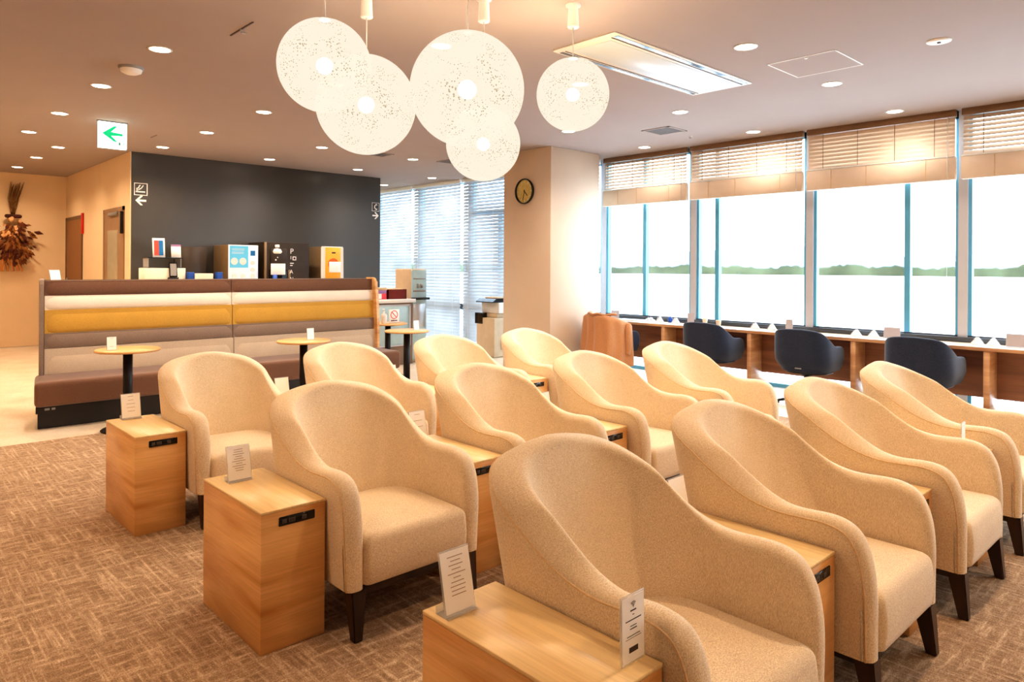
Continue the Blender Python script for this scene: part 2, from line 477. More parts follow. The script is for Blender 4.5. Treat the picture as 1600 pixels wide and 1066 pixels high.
for i in range(200):
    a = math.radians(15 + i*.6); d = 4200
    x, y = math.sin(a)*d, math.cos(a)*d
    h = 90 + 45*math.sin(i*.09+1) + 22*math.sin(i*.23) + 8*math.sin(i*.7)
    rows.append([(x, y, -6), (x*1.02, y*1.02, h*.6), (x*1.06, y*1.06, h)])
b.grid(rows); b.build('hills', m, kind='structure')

# ------------------------------------------------------------------ tub shell generator
def catmull(P, n):
    out = []
    L = len(P)
    for i in range(L-1):
        p0, p1, p2, p3 = P[max(i-1, 0)], P[i], P[i+1], P[min(i+2, L-1)]
        for k in range(n):
            t = k/n
            out.append(tuple(.5*((2*b_)+(-a+c)*t+(2*a-5*b_+4*c-d)*t*t+(-a+3*b_-3*c+d)*t**3) for a, b_, c, d in zip(p0, p1, p2, p3)))
    out.append(P[-1]); return out
def interp(T, x):
    if x <= T[0][0]: return T[0][1]
    for (a, u), (b_, v) in zip(T, T[1:]):
        if x <= b_:
            s = (x-a)/(b_-a); return u+(v-u)*s
    return T[-1][1]
def plan(ph, t, a, D, r, Lo=None):
    """left half of a U from front (-a,0) round to back centre (0,D)"""
    if ph == 1:
        q = t**.6 if Lo is not None else 1
        return (-a, t*((D-r)*q+(Lo or 0)*(1-q)))
    if ph == 2:
        th = t*PI/2; return (-a+r-r*math.cos(th), D-r+r*math.sin(th))
    return ((-a+r)*(1-t), D)
def tub_shell(prof, backH, zb, a_o, D_o, r_o, a_i, D_i, r_i, rho, zin, arcH, n1=3, n2=14, n3=7, yc=.55):
    """prof: crest points (s,z) along the straight side; arcH: table (t->z) round the corner; backH: t->z over the back half"""
    st = []
    P = catmull(prof, n1)
    for i, (s, z) in enumerate(P):
        a = P[max(i-1, 0)]; c = P[min(i+1, len(P)-1)]
        ds, dz = c[0]-a[0], c[1]-a[1]; l = math.hypot(ds, dz) or 1
        n = (-dz/l, ds/l)
        wn = max(0, min(1, (s-.10)/.10)) if i > 6 else 0
        n = (n[0]*(1-wn), n[1]*(1-wn)+wn); l = math.hypot(*n); n = (n[0]/l, n[1]/l)
        zt_ = max(zb, z-rho*n[1]); st.append((1, min(1, (s-rho*n[0])/(D_o(zt_)-r_o(zt_))), z-rho*n[1], n))
    for k in range(1, n2+1): st.append((2, k/n2, interp(arcH, k/n2)-rho, (0, 1)))
    for k in range(1, n3+1): st.append((3, k/n3, interp(backH, k/n3)-rho, (0, 1)))
    half = []
    crest_o = []
    for ph, t, zt, n in st:
        zt = max(zt, zb)
        sec = []
        for k in range(7):
            z = zb+(zt-zb)*k/7
            x, y = plan(ph, t, a_o(z), D_o(z), r_o(z)); sec.append((x, y, z))
        O = Vector((*plan(ph, t, a_o(zt), D_o(zt), r_o(zt)), zt)); Lo = D_o(zt)-r_o(zt); I = Vector((*plan(ph, t, a_i(zt), D_i(zt), r_i(zt), Lo), zt))
        # tangent in plan
        e = .02
        t2 = min(t+e, 1); t1 = t2-e
        A = Vector((*plan(ph, t1, a_o(zt), D_o(zt), r_o(zt)), 0)); B = Vector((*plan(ph, t2, a_o(zt), D_o(zt), r_o(zt)), 0))
        T = (B-A); T = T.normalized() if T.length > 1e-9 else Vector((1, 0, 0))
        nn = T*n[0]+Vector((0, 0, 1))*n[1]
        for k in range(0, 10):
            th = PI*k/9
            c = (O+I)/2+(O-I)/2*math.copysign(abs(math.cos(th))**.8, math.cos(th))+nn*rho*(math.sin(th)**.8)
            sec.append(tuple(c))
            if k == 1: crest_o.append(tuple(c))
        zlow = min(zin, zt)
        for k in range(1, 8):
            z = zt+(zlow-zt)*k/7
            x, y = plan(ph, t, a_i(z), D_i(z), r_i(z), Lo); sec.append((x, y, z))
        half.append(sec)
    for it in range(3):
        new = [list(x) for x in half]
        for i in range(14, len(half)-1):
            for k in range(len(half[i])):
                a, b_, c = half[i-1][k], half[i][k], half[i+1][k]
                new[i][k] = tuple(.25*p+.5*q_+.25*r_ for p, q_, r_ in zip(a, b_, c))
        half = new
    crest_o = [sec[8] for sec in half]
    full = half+[[(-x, y, z) for x, y, z in sec] for sec in half[:-1][::-1]]
    co = crest_o+[(-x, y, z) for x, y, z in crest_o[:-1][::-1]]
    return full, co

def cushion(outline, z0, z1, r, crown, bulge=0, rings=5, inset0=.01):
    cx = sum(p[0] for p in outline)/len(outline); cy = sum(p[1] for p in outline)/len(outline)
    hx = max(p[0] for p in outline)-cx; hy = (max(p[1] for p in outline)-min(p[1] for p in outline))/2
    ymin = min(p[1] for p in outline)
    def ring(ins, z, bl=0):
        out = []
        for x, y in outline:
            w = max(0, 1-(y-ymin)/.05)
            out.append((cx+(x-cx)*(1-ins/hx), cy+(y-cy)*(1-ins/hy)-bl*w, z))
        return out
    R = []
    R.append(ring(inset0, z0))
    for k in range(7):
        t = k/6; z = z0+.008+(z1-r-z0-.008)*t
        R.append(ring(0, z, bulge*math.sin(PI*t*.8+.2)))
    for k in range(1, 7):
        th = k/6*PI/2
        R.append(ring(r*(1-math.cos(th)), z1-r+r*math.sin(th), bulge*math.sin(PI*.8+.2)*math.cos(th)))
    m0 = r
    for k in range(1, rings+1):
        t = k/rings
        ins = m0+(min(hx, hy)-m0)*t*.98
        zz = z1+crown*math.sin(t*PI/2)
        out = []
        for x, y in outline:
            out.append((cx+(x-cx)*(1-m0/hx)*(1-t*.9993), cy+(y-cy)*(1-m0/hy)*(1-t*.9993), zz))
        R.append(out)
    R = [r_+[r_[0]] for r_ in R]
    return R
def d_outline(a, y0, y1, rf, rb, n=8):
    pts = []
    def arc(cx, cy, r, a0, a1):
        for k in range(n+1):
            t = a0+(a1-a0)*k/n; pts.append((cx+r*math.cos(t), cy+r*math.sin(t)))
    arc(-a+rf, y0+rf, rf, PI, 1.5*PI)
    for k in range(1, 6): pts.append((-a+rf+(2*a-2*rf)*k/6, y0))
    arc(a-rf, y0+rf, rf, 1.5*PI, 2*PI)
    arc(a-rb, y1-rb, rb, 0, PI/2)
    arc(-a+rb, y1-rb, rb, PI/2, PI)
    return pts

# ------------------------------------------------------------------ armchair
def make_armchair(loc, label):
    t = thing('armchair', label, 'armchair', loc, 0, 'cream tub armchairs in three rows')
    zb = .205
    prof = [(0, .205), (0, .30), (0, .40), (.006, .48), (.018, .54), (.036, .588), (.066, .628), (.11, .648), (.165, .656), (.23, .653), (.30, .650), (.36, .654),
            (.42, .666), (.48, .686), (.53, .709), (.58, .736), (.63, .766), (.67, .791)]
    arcH = [(0, .791), (.25, .828), (.5, .862), (.75, .886), (1, .900)]
    backH = [(0, .900), (.3, .910), (.6, .918), (1, .922)]
    D_o = lambda z: .745+.115*(z-.2)/.7
    a_o = lambda z: .352-.012*max(0, (.45-z))/.25
    a_i = lambda z: .352-.088+.012*max(0, (z-.6))/.3
    D_i = lambda z: .50+.275*max(0, min(1, (z-.40)/.5))**.9
    rows, co = tub_shell(prof, backH, zb, a_o, D_o, lambda z: .26-.10*min(1, max(0, (z-.2)/.65)), a_i, D_i, lambda z: .185-.02*max(0, min(1, (z-.45)/.4)), .036, .34, arcH, yc=.70)
    b = MB(); b.grid(rows)
    sh = b.build('shell', 'cream', t)
    b = MB(); b.tube(co, .0032, 6); b.build('piping', 'piping', sh)
    b = MB()
    b.grid(cushion(d_outline(.268, -.004, .56, .03, .17), .212, .418, .045, .026, .012))
    st = b.build('seat', 'cream', t)
    b = MB()
    b.box(-.30, .03, .165, .30, .055, .208, .003, 1); b.box(-.30, .60, .165, .30, .625, .208, .003, 1)
    b.box(-.30, .03, .165, -.275, .62, .208, .003, 1); b.box(.275, .03, .165, .30, .62, .208, .003, 1)
    b.box(-.29, .05, .196, .29, .61, .212)
    b.build('base_frame', 'darkwood', t)
    for sx in (-1, 1):
        for (y, dy) in ((.035, -.03), (.60, .03)):
            b = MB()
            tp, bt = .034, .019
            cx, cy = sx*.29, y
            bx, by = sx*.30, y+dy
            vs = [(cx+i*tp, cy+j*tp, .205) for i, j in ((-1,-1),(1,-1),(1,1),(-1,1))]+[(bx+i*bt, by+j*bt, .006) for i, j in ((-1,-1),(1,-1),(1,1),(-1,1))]
            b.verts_faces(vs, [(0,1,2,3),(7,6,5,4),(0,4,5,1),(1,5,6,2),(2,6,7,3),(3,7,4,0)])
            bmesh.ops.bevel(b.bm, geom=b.bm.edges[:], offset=.004, segments=2, affect='EDGES')
            b.build('leg', 'darkwood', t)
    return t

rowname = ['front row, nearest the camera', 'middle row', 'back row near the striped sofa']
colname = ['leftmost', 'second from left', 'third from left', 'rightmost']
CX = [1.787, 2.79, 3.80, 4.81]
RY = [[.885, .875, .87, .87], [2.475, 2.505, 2.515, 2.51], [4.12, 4.12, 4.14, 4.15]]
arm0 = None
for r in range(3):
    for c in range(4):
        lab = 'cream fabric tub armchair, %s in the %s' % (colname[c], rowname[r])
        loc = (CX[c], RY[r][c], 0)
        if arm0 is None: arm0 = make_armchair(loc, lab)
        else: dup(arm0, loc, 0, lab)

# ------------------------------------------------------------------ box side tables
def make_sidebox(loc, label):
    t = thing('side_table', label, 'side table', loc, 0, 'box side tables between the armchairs')
    b = MB(); b.box(0, 0, .006, .27, .60, .545, .0015, 1); b.build('body', 'oak', t)
    b = MB(); b.box(-.0005, -.0005, .545, .2705, .6005, .556, .001, 1); b.build('table_top', 'oaktop', t)
    b = MB(); b.box(.07, -.006, .488, .222, .0, .524, .003, 1); p = b.build('power_panel', 'gloss_black', t)
    b = MB()
    for x0, x1 in ((.083, .102), (.109, .137), (.165, .185)):
        b.box(x0, -.0072, .497, x1, -.006, .514, .001, 1)
        b.build('socket', 'sockgrey', p); b = MB()
    for q in ((.1705, .503, .1795, .508), (.115, .501, .121, .511), (.125, .501, .131, .511)):
        b = MB(); b.box(q[0], -.0078, q[1], q[2], -.0072, q[3]); b.build('port', 'ink', p)
    return t
box0 = None
BX = [[1.158, 2.153, 3.16, 4.167], [1.156, 2.153, 3.158, 4.167], [1.156, 2.153, 3.158, 4.167]]
BY = [.985, 2.627, 4.262]
where = ['at the left end of the row', 'between the first and second armchairs', 'between the second and third armchairs', 'between the third and last armchairs']
for r in range(3):
    for c in range(4):
        lab = 'pale oak box side table %s, %s' % (where[c], ['front row', 'middle row', 'back row'][r])
        if box0 is None: box0 = make_sidebox((BX[r][c], BY[r], 0), lab)
        else: dup(box0, (BX[r][c], BY[r], 0), 0, lab)

# ------------------------------------------------------------------ card holders
def card_stand(loc, rz, label, w=.10, h=.155, tilt=.22, lines=9, squares=False, wifi=False, group='printed cards in clear stands', base=True, cmat='whitem'):
    t = thing('card_stand', label, 'sign', loc, rz, group)
    Rm = Matrix.Rotation(-tilt, 4, 'X')
    b = MB(); b.box(-w/2-.003, -.001, .0, w/2+.003, .004, h+.004, .0008, 1, mat=Matrix.Translation((0, 0, .003))@Rm)
    if base:
        b.box(-w/2-.003, -.012, 0, w/2+.003, .045, .003, .0008, 1)
        b.box(-w/2-.003, .042, 0, w/2+.003, .045, .022, .0008, 1)
    b.build('holder', 'acrylic', t)
    b = MB(); b.box(-w/2, -.0022, .006, w/2, -.0012, h, mat=Matrix.Translation((0, 0, .003))@Rm)
    card = b.build('card', cmat, t)
    if lines or wifi:
        b = MB(); rr = random.Random(int(h*1e4)+lines)
        y = -.0028
        T = Matrix.Translation((0, 0, .003))@Rm
        if wifi:
            k = h/.19
            for (z, wd, th) in ((.150, .022, .0035), (.138, .006, .002), (.124, .06, .0028), (.107, .024, .002), (.099, .026, .0028), (.080, .05, .0018), (.073, .06, .0010)):
                b.box(-wd/2, y, (z-th/2)*k, wd/2, y+.0006, (z+th/2)*k, mat=T)
            b.box(-.017, y, .033*k, .017, y+.0006, .048*k, mat=T)
            for q, r_ in enumerate((.004, .008, .012)):
                pts = []
                for j in range(9):
                    a = PI/4+PI/2*j/8; pts.append((r_*math.cos(a), y, .160*k+r_*math.sin(a)))
                pts = [tuple(T@Vector(p)) for p in pts]; b.tube(pts, .0008, 5)
            b.box(-.0012, y, .1590*k, .0012, y+.0006, .1615*k, mat=T)
        else:
            for k in range(lines):
                z = h*(.90-.60*k/max(1, lines-1)); wd = w*rr.uniform(.25, .62)
                b.box(-wd/2, y, z-.0011, wd/2, y+.0006, z+.0011, mat=T)
        b.build('print', 'ink' if wifi else 'faintink', card)
    return t
cards = [
 ((1.225, 1.50, .556), .0, 'tilted clear-framed card with print, on the nearest box table, back corner', dict(lines=10, h=.165)),
 ((1.372, 1.03, .556), .0, 'upright white card with a wireless symbol on the nearest box table front corner', dict(w=.085, h=.16, tilt=.02, wifi=True, base=False)),
 ((1.262, 3.085, .556), .0, 'white printed card on the left box table of the middle row', dict(lines=10, h=.15)),
 ((1.282, 4.80, .556), .0, 'plain white card on the far left box table by the sofa', dict(lines=5, w=.105, h=.15)),
 ((2.26, 1.47, .556), .0, 'card seen between the two nearest front-row armchairs', dict(lines=0, h=.165)),
 ((3.27, 1.50, .556), .0, 'card tip peeking between second and third front-row armchairs', dict(lines=0, h=.135)),
 ((4.235, 1.07, .556), .08, 'card edge standing upright beside the right-hand front-row armchair', dict(lines=0, w=.085, h=.15, tilt=.0)),
 ((2.255, 3.12, .556), .0, 'white card between the first and second middle-row armchairs', dict(lines=4, h=.165)),
 ((3.25, 3.13, .556), .0, 'white card between the second and third middle-row armchairs', dict(lines=0, h=.15)),
 ((2.27, 4.80, .556), .0, 'white card between the first and second back-row armchairs', dict(lines=0, h=.15)),
 ((3.22, 4.84, .556), .0, 'white card between the second and third back-row armchairs', dict(lines=0, h=.15)),
 ((4.22, 4.82, .556), .0, 'low white card beside the last back-row armchair', dict(lines=0, h=.135)),
]
for loc, rz, lab, kw in cards: card_stand(loc, rz, lab, **kw)

# ------------------------------------------------------------------ striped banquette sofa
def sofa():
    t = thing('banquette_sofa', 'long high-backed banquette sofa with brown, ivory, mustard and beige stripes', 'sofa', (1.24, 7.62, 0))
    L = 3.96; mid = 2.02
    bands = [(1.352, 1.203, 'brown'), (1.203, 1.062, 'ivory'), (1.062, .832, 'mustard'), (.832, .680, 'taupe'), (.680, .40, 'beige')]
    def face(z): return .56+.10*(z-.43)/.92
    for (x0, x1) in ((.066, mid-.004), (mid+.004, L-.04)):
        for z1, z0, m in bands:
            h = z1-z0; prof = []
            for k in range(15):
                a = k/14; th = PI*a
                bul = .026*(abs(math.sin(th))**.45)
                z = z1-h*a
                prof.append((face(z)-bul, z))
            rows = []
            n = 24
            for i in range(n+1):
                x = x0+(x1-x0)*i/n
                e = min(1, min(i, n-i)/1.0)
                rows.append([(x, y+(.02 if e == 0 else 0), z) for y, z in prof])
            b = MB(); b.grid(rows)
            # closed back so that the band is solid
            b.box(x0, face(z0)+.0, z0, x1, .78, z1)
            b.build('back_cushion', m, t)
    for (x0, x1) in ((-.012, mid-.003), (mid+.003, L)):
        b = MB(); b.box(x0, .0, .205, x1, .60, .435, .05, 5); b.build('seat', 'brown', t)
    b = MB(); b.box(.015, .085, 0, L-.03, .76, .20); b.box(.0, .07, .14, L-.02, .30, .205); b.build('plinth', 'plinth', t)
    for q0, q1 in ((.07, .11), (.125, .155), (.75, .79), (.80, .83)):
        b = MB(); b.box(q0, .066, .166, q1, .07, .185); b.build('power_socket', 'grey', t)
    for x0, x1, m in ((.02, .062, 'taupe'), (L-.04, L+.0, 'oak')):
        pts = [(.50, .40), (.505, .80), (.54, 1.15), (.565, 1.31), (.60, 1.362), (.66, 1.372), (.80, 1.372), (.80, .40)]
        b = MB(); b.prism(pts, 'x', x0, x1)
        bmesh.ops.bevel(b.bm, geom=b.bm.edges[:], offset=.006, segments=2, affect='EDGES')
        b.build('end_panel', m, t)
    b = MB(); b.box(.062, .78, 0, L-.04, .80, 1.36); b.build('back_board', 'taupe', t)
    for o in t.children:                     # the left end of the sofa is cut at a slant
        for v in o.data.vertices:
            wgt = max(0, min(1, (1-v.co.x)/.8)); v.co.x += .17*v.co.y*wgt
sofa()

# ------------------------------------------------------------------ round tables
def round_table(loc, label):
    t = thing('round_table', label, 'table', loc, 0, 'round pedestal tables in front of the sofa')
    b = MB(); b.lathe([(0, .715), (.262, .715), (.27, .722), (.27, .733), (.264, .738), (0, .738)], n=48); b.build('tabletop', 'oak', t)
    b = MB(); b.cyl((0, 0, .02), (0, 0, .712), .04, n=24); b.box(-.13, -.02, .70, .13, .02, .716); b.box(-.02, -.13, .70, .02, .13, .716)
    b.build('stem', 'black', t)
    b = MB(); b.lathe([(0, .0), (.215, .0), (.22, .006), (.21, .014), (.06, .022), (.04, .035), (0, .035)], n=40); b.build('base', 'black', t)
    return t
rt = round_table((1.87, 7.13, .007), 'round oak pedestal table before the left half of the sofa')
dup(rt, (3.45, 6.83, .007), 0, 'round oak pedestal table before the right half of the sofa')
dup(rt, (4.95, 7.13, .007), 0, 'round oak pedestal table right of the sofa, nearer one with a white card')
dup(rt, (5.49, 8.37, -.005), 0, 'round oak pedestal table behind the sofa end, carrying the no-smoking sign')
card_stand((1.73, 7.10, .739), 0, 'small white card on the round table left of the sofa', w=.075, h=.12, tilt=.1, lines=2, base=False, group='small cards on the round tables')
card_stand((3.53, 6.83, .739), 0, 'small white card on the round table before the middle of the sofa', w=.075, h=.12, tilt=.1, lines=2, base=False, group='small cards on the round tables')
card_stand((5.07, 7.10, .733), 0, 'small white card on the round table beyond the sofa end', w=.075, h=.12, tilt=.1, lines=2, base=False, group='small cards on the round tables')
# no-smoking sign
t = thing('no_smoking_sign', 'white sign with a red no-smoking circle on the far round table', 'sign', (5.55, 8.31, .733))
b = MB(); b.box(-.085, -.004, .0, .085, .0, .19, .001, 1); b.box(-.085, -.004, 0, .085, .06, .004); b.build('panel', 'whitem', t)
b = MB(); pts = [(.055*math.cos(a*PI/16), -.006, .115+.055*math.sin(a*PI/16)) for a in range(32)]; b.tube(pts, .005, 6, True)
b.tube([(-.038, -.006, .153), (.038, -.006, .077)], .005, 6); b.build('prohibition_ring', 'red', t)
b = MB()
for x0, x1, z0, z1 in ((-.05, -.025, .025, .042), (-.02, .005, .025, .042), (.01, .05, .027, .04)): b.box(x0, -.006, z0, x1, -.004, z1)
b.build('print', 'ink', t)
b = MB(); b.lathe([(0, 0), (.038, 0), (.04, .01), (.04, .11), (.03, .13), (.012, .14), (.012, .165), (0, .165)], n=20)
t = thing('pump_bottle', 'white pump bottle beside the no-smoking sign', 'bottle', (5.40, 8.33, .733)); b.build('bottle_body', 'white', t)
b = MB(); b.cyl((0, 0, .165), (0, 0, .195), .006, n=8); b.box(-.035, -.006, .19, .012, .006, .20, .002, 1); b.build('pump', 'white', t)

# ------------------------------------------------------------------ window counter
t = thing('window_counter', 'long pale wood counter desk running below the window', 'desk', (8.2, 2, 0))
b = MB(); b.box(0, -4.6, .712, .465, 4.78, .745, .003, 1); b.build('worktop', 'desktop', t)
b = MB(); b.box(-.001, -4.6, .710, .0, 4.78, .744); b.build('front_edge', 'deskwood', t)
for y in (-2.8, -1.5, -.15, 1.125, 2.38, 3.66):
    b = MB(); b.box(.01, y, 0, .41, y+.055, .712, .002, 1); b.build('panel_leg', 'deskwood', t)
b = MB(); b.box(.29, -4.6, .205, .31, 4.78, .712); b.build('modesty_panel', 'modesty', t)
b = MB(); b.box(.42, -4.6, .745, .465, 4.78, .80, .002, 1); b.build('rear_upstand', 'sill', t)

# counter chairs
def counter_chair(loc, rz, label):
    t = thing('swivel_chair', label, 'chair', loc, rz, 'navy swivel chairs at the window counter')
    prof = [(.02, .42), (.0, .48), (.0, .54), (.012, .60), (.04, .635), (.09, .65), (.15, .650), (.22, .655), (.28, .672), (.33, .71)]
    arcH = [(0, .71), (.2, .765), (.45, .815), (.7, .834), (1, .842)]
    backH = [(0, .842), (.5, .845), (1, .846)]
    g = lambda z: max(0, (.50-z)/.13)
    a_o = lambda z: .32-.05*g(z)**1.6-.015*max(0, (z-.6)/.24)
    D_o = lambda z: .50+.05*(z-.4)/.44-.07*g(z)**1.6
    a_i = lambda z: a_o(max(z, .5))-.05
    D_i = lambda z: D_o(max(z, .5))-.055
    rows, co = tub_shell(prof, backH, .37, a_o, D_o, lambda z: .17, a_i, D_i, lambda z: .14, .02, .42, arcH, yc=.33)
    b = MB(); b.grid(rows); sh = b.build('shell', 'navy', t)
    b = MB(); b.box(-.035, .485, .40, .035, .4925, .412); b.build('maker_tag', 'grey', sh)
    b = MB(); b.grid(cushion(d_outline(.258, .0, .46, .06, .18), .36, .455, .035, .012, 0)); b.build('seat', 'navy', t)
    b = MB(); b.grid(cushion(d_outline(.235, .03, .42, .06, .18), .335, .372, .01, .0, 0)); b.build('seat_pan', 'black', t)
    b = MB(); b.cyl((0, .25, .06), (0, .25, .34), .026, n=20); b.cyl((0, .25, .31), (0, .25, .345), .07, .10, n=20); b.build('stem', 'black', t)
    for k in range(4):
        a = PI/4+k*PI/2; c, s = math.cos(a), math.sin(a)
        b = MB(); b.cyl((0, .25, .075), (c*.34, .25+s*.34, .02), .024, .013, n=10)
        b.cyl((c*.33, .25+s*.33, -.005), (c*.33, .25+s*.33, .02), .018, n=12)
        b.build('foot', 'black', t)
    return t
# local front is -Y; rotate so the front faces +X (the window)
R90 = PI/2
cc = counter_chair((8.24, 4.80, 0), R90, 'navy swivel chair at the counter, second from the pillar')
dup(cc, (8.20, 3.56, 0), R90+.02, 'navy swivel chair at the counter in the middle, with a small tag')
dup(cc, (8.20, 2.36, 0), R90-.03, 'rightmost navy swivel chair at the counter')
coatchair = dup(cc, (8.10, 6.24, 0), R90-.25, 'navy swivel chair by the pillar with the coat over it')
# coat draped over chair back
def coat():
    rows = []
    nU, nV = 60, 26
    for i in range(nU+1):
        u = i/nU
        a = (u-.5)*PI*1.12
        row = []
        for j in range(nV+1):
            v = j/nV
            fold = .014*math.sin(u*46+2*math.sin(v*3))*min(1, v*2+.15)+.010*math.sin(u*19+1.3)*v
            if v < .12:                       # over the crest
                s = v/.12; rad = .275+.045*s; z = .852-.0*s+.012*math.sin(s*PI)
            else:
                s = (v-.12)/.88; rad = .335+.03*s; z = .856-s*(.60+.05*math.sin(u*5)-.03*math.cos(u*11)) 
            rad += fold
            drop = 0.20*max(0, (abs(u-.5)*2-.30))**1.5
            q = 1/((abs(math.sin(a))**3.6+abs(math.cos(a))**3.6)**(1/3.6)); rad *= q
            x = math.sin(a)*rad*.99; y = .235+math.cos(a)*rad*1.04
            row.append((x, y, z-drop))
        rows.append(row)
    b = MB(); b.grid(rows)
    o = b.build('coat', 'coat'); m = o.modifiers.new('s', 'SOLIDIFY'); m.thickness = .008; m.offset = 1
    tag(o, 'camel coat draped over the chair back beside the pillar', 'coat')
    o.location = (8.10, 6.24, 0); o.rotation_euler = (0, 0, R90-.25)
    # collar / lapel roll as a child
    pts = []
    for i in range(25):
        a = (i/24-.5)*PI*.7
        pts.append((math.sin(a)*.335, .235+math.cos(a)*.345, .875+.008*math.sin(i*.9)))
    b = MB(); b.tube(pts, .018, 8); c = b.build('collar', 'coat', o)
    for sx in (-1, 1):
        pts = [(sx*.325, .22, .74), (sx*.362, .24, .66), (sx*.375, .25, .56), (sx*.365, .24, .44), (sx*.35, .25, .34)]
        b = MB(); b.tube(catmull(pts, 5), .042, 12); b.build('sleeve', 'coat', o)
coat()

# things on the counter
def ccard(y, x=8.50, w=.16, h=.12, rz=-PI/2, label='', tilt=.12):
    card_stand((x, y, .746), rz, label, w=w, h=h, tilt=tilt, lines=0, group='clear card stands on the counter', cmat='cardgrey')
ccard(6.70, 8.42, .15, .13, -PI/2, 'clear card stand on the counter end next to the pillar')
ccard(5.42, 8.48, .09, .15, -PI/2+.3, 'narrow card stand on the counter left of the second chair')
ccard(4.02, 8.48, .08, .14, -PI/2+.2, 'narrow card stand on the counter left of the middle chair')
ccard(2.84, 8.48, .17, .12, -PI/2, 'wide card stand on the counter between middle and right chairs')
ccard(1.66, 8.42, .20, .13, -PI/2, 'wide card stand on the counter at the right edge of the view')
def tent(x, y, label):
    t = thing('tent_card', label, 'sign', (x, y, .746), -PI/2, 'folded tent cards on the counter')
    b = MB(); b.prism([(-.065, 0), (.065, 0), (.012, .075), (-.012, .075)], 'y', -.004, .001)
    b.build('front_leaf', 'acrylic', t)
    b = MB(); b.prism([(-.065, 0), (.065, 0), (.012, .075), (-.012, .075)], 'y', .03, .034); b.box(-.065, .0, 0, .065, .034, .002)
    b.build('rear_leaf', 'whitem', t)
for k, (y, s) in enumerate(((5.93, 'left of the narrow card stand, near the pillar'), (5.66, 'just left of the narrow stand'),
                            (4.47, 'behind the second chair arm'), (4.24, 'left of the middle chair'),
                            (3.22, 'right of the middle chair'), (3.03, 'beside the wide card stand'), (2.02, 'right of the right-hand chair'), (1.88, 'beside the right-edge card stand'))):
    tent(8.46, y, 'small translucent tent card on the counter, '+s)
def cup(x, y, label):
    t = thing('paper_cup', label, 'cup', (x, y, .746), 0, 'paper cups on the counter')
    b = MB(); b.lathe([(0, .0), (.026, 0), (.036, .088), (.038, .09), (.035, .09), (.025, .006), (0, .006)], n=24); b.build('cup_body', 'ivory', t)
cup(8.36, 4.92, 'beige paper cup on the counter right behind the second chair')
cup(8.52, 5.22, 'beige paper cup on the counter left of the other cup')
t = thing('laptop', 'thin open document tray lying on the counter by the pillar', 'tray', (8.42, 6.42, .746), .1)
b = MB(); b.box(-.14, -.2, 0, .14, .2, .012, .002, 1); b.build('tray_base', 'white', t)
b = MB(); b.box(-.12, -.18, .012, .12, .18, .016); b.build('tray_sheet', 'grey', t)
t.name = 'document_tray'
b = MB()
rr = random.Random(5)
rows = []
for i in range(9):
    row = []
    for j in range(9):
        row.append((-.07+.14*i/8+rr.uniform(-.008, .008), -.09+.18*j/8+rr.uniform(-.008, .008), .01+.07*math.sin(PI*i/8)*math.sin(PI*j/8)*rr.uniform(.5, 1)))
    rows.append(row)
b.grid(rows, smooth=False)
o = b.build('crumpled_bag', 'acrylic'); o.location = (8.42, 6.08-.02, .747); tag(o, 'crumpled clear plastic bag on the counter near the pillar', 'bag')
b = MB(); b.lathe([(0, 0), (.03, 0), (.032, .02), (.032, .06), (.012, .075), (.012, .085), (0, .085)], n=16)
o = b.build('small_bottle', 'bluecap'); o.location = (8.55, 5.80, .746); tag(o, 'small blue bottle on the counter behind the tent cards', 'bottle')

# ------------------------------------------------------------------ back counter with drink machines
t = thing('service_counter', 'low service counter along the charcoal wall, behind the sofa', 'counter', (5.0, 11.2, 0))
b = MB(); b.box(-1.93, -.32, .92, 1.65, .39, .96, .003, 1); b.build('worktop', 'white', t)
b = MB(); b.box(-1.92, -.28, 0, 1.64, .39, .92); b.build('cabinet_body', 'deskwood', t)
for k in range(6):
    b = MB(); b.box(-1.9+.59*k, -.30, .08, -1.9+.59*k+.58, -.28, .90, .002, 1); b.build('door', 'oak', t)
ZC = .96
def machine(name, label, x0, x1, y0, y1, top, side='machinebrown'):
    t = thing(name, label, 'machine', (x0, y0, ZC), 0)
    b = MB(); b.box(0, .0, 0, x1-x0, y1-y0, top-ZC, .006, 2); b.build('casing', side, t)
    return t
# machine 1: pale blue screen
m1 = machine('drink_dispenser', 'drink dispenser with a pale blue front panel and round buttons', 4.27, 4.74, 10.95, 11.55, 1.845)
b = MB(); b.box(.0, -.012, .02, .47, .0, .885, .003, 1); fp = b.build('front_panel', 'screenlight', m1)
b = MB(); b.box(.02, -.015, .53, .31, -.012, .87); b.build('display', 'screenblue', fp)
b = MB()
for x, z, r in ((.09, .63, .055), (.225, .63, .055)): b.cyl((x, -.019, z), (x, -.015, z), r, n=28); b.build('button', 'white', fp); b = MB()
for x, z in ((.09, .40), (.225, .40), (.38, .40), (.38, .50), (.38, .61)): b.cyl((x, -.022, z), (x, -.012, z), .036, n=24); b.build('button', 'white', fp); b = MB()
b = MB(); b.box(.345, -.016, .72, .42, -.012, .80); b.build('logo_badge', 'printblue', fp)
b = MB()
for z in (.82, .80, .77, .75): b.box(.05, -.0165, z, .05+.2*(1-(.82-z)), -.015, z+.006)
b.build('print', 'white', fp)
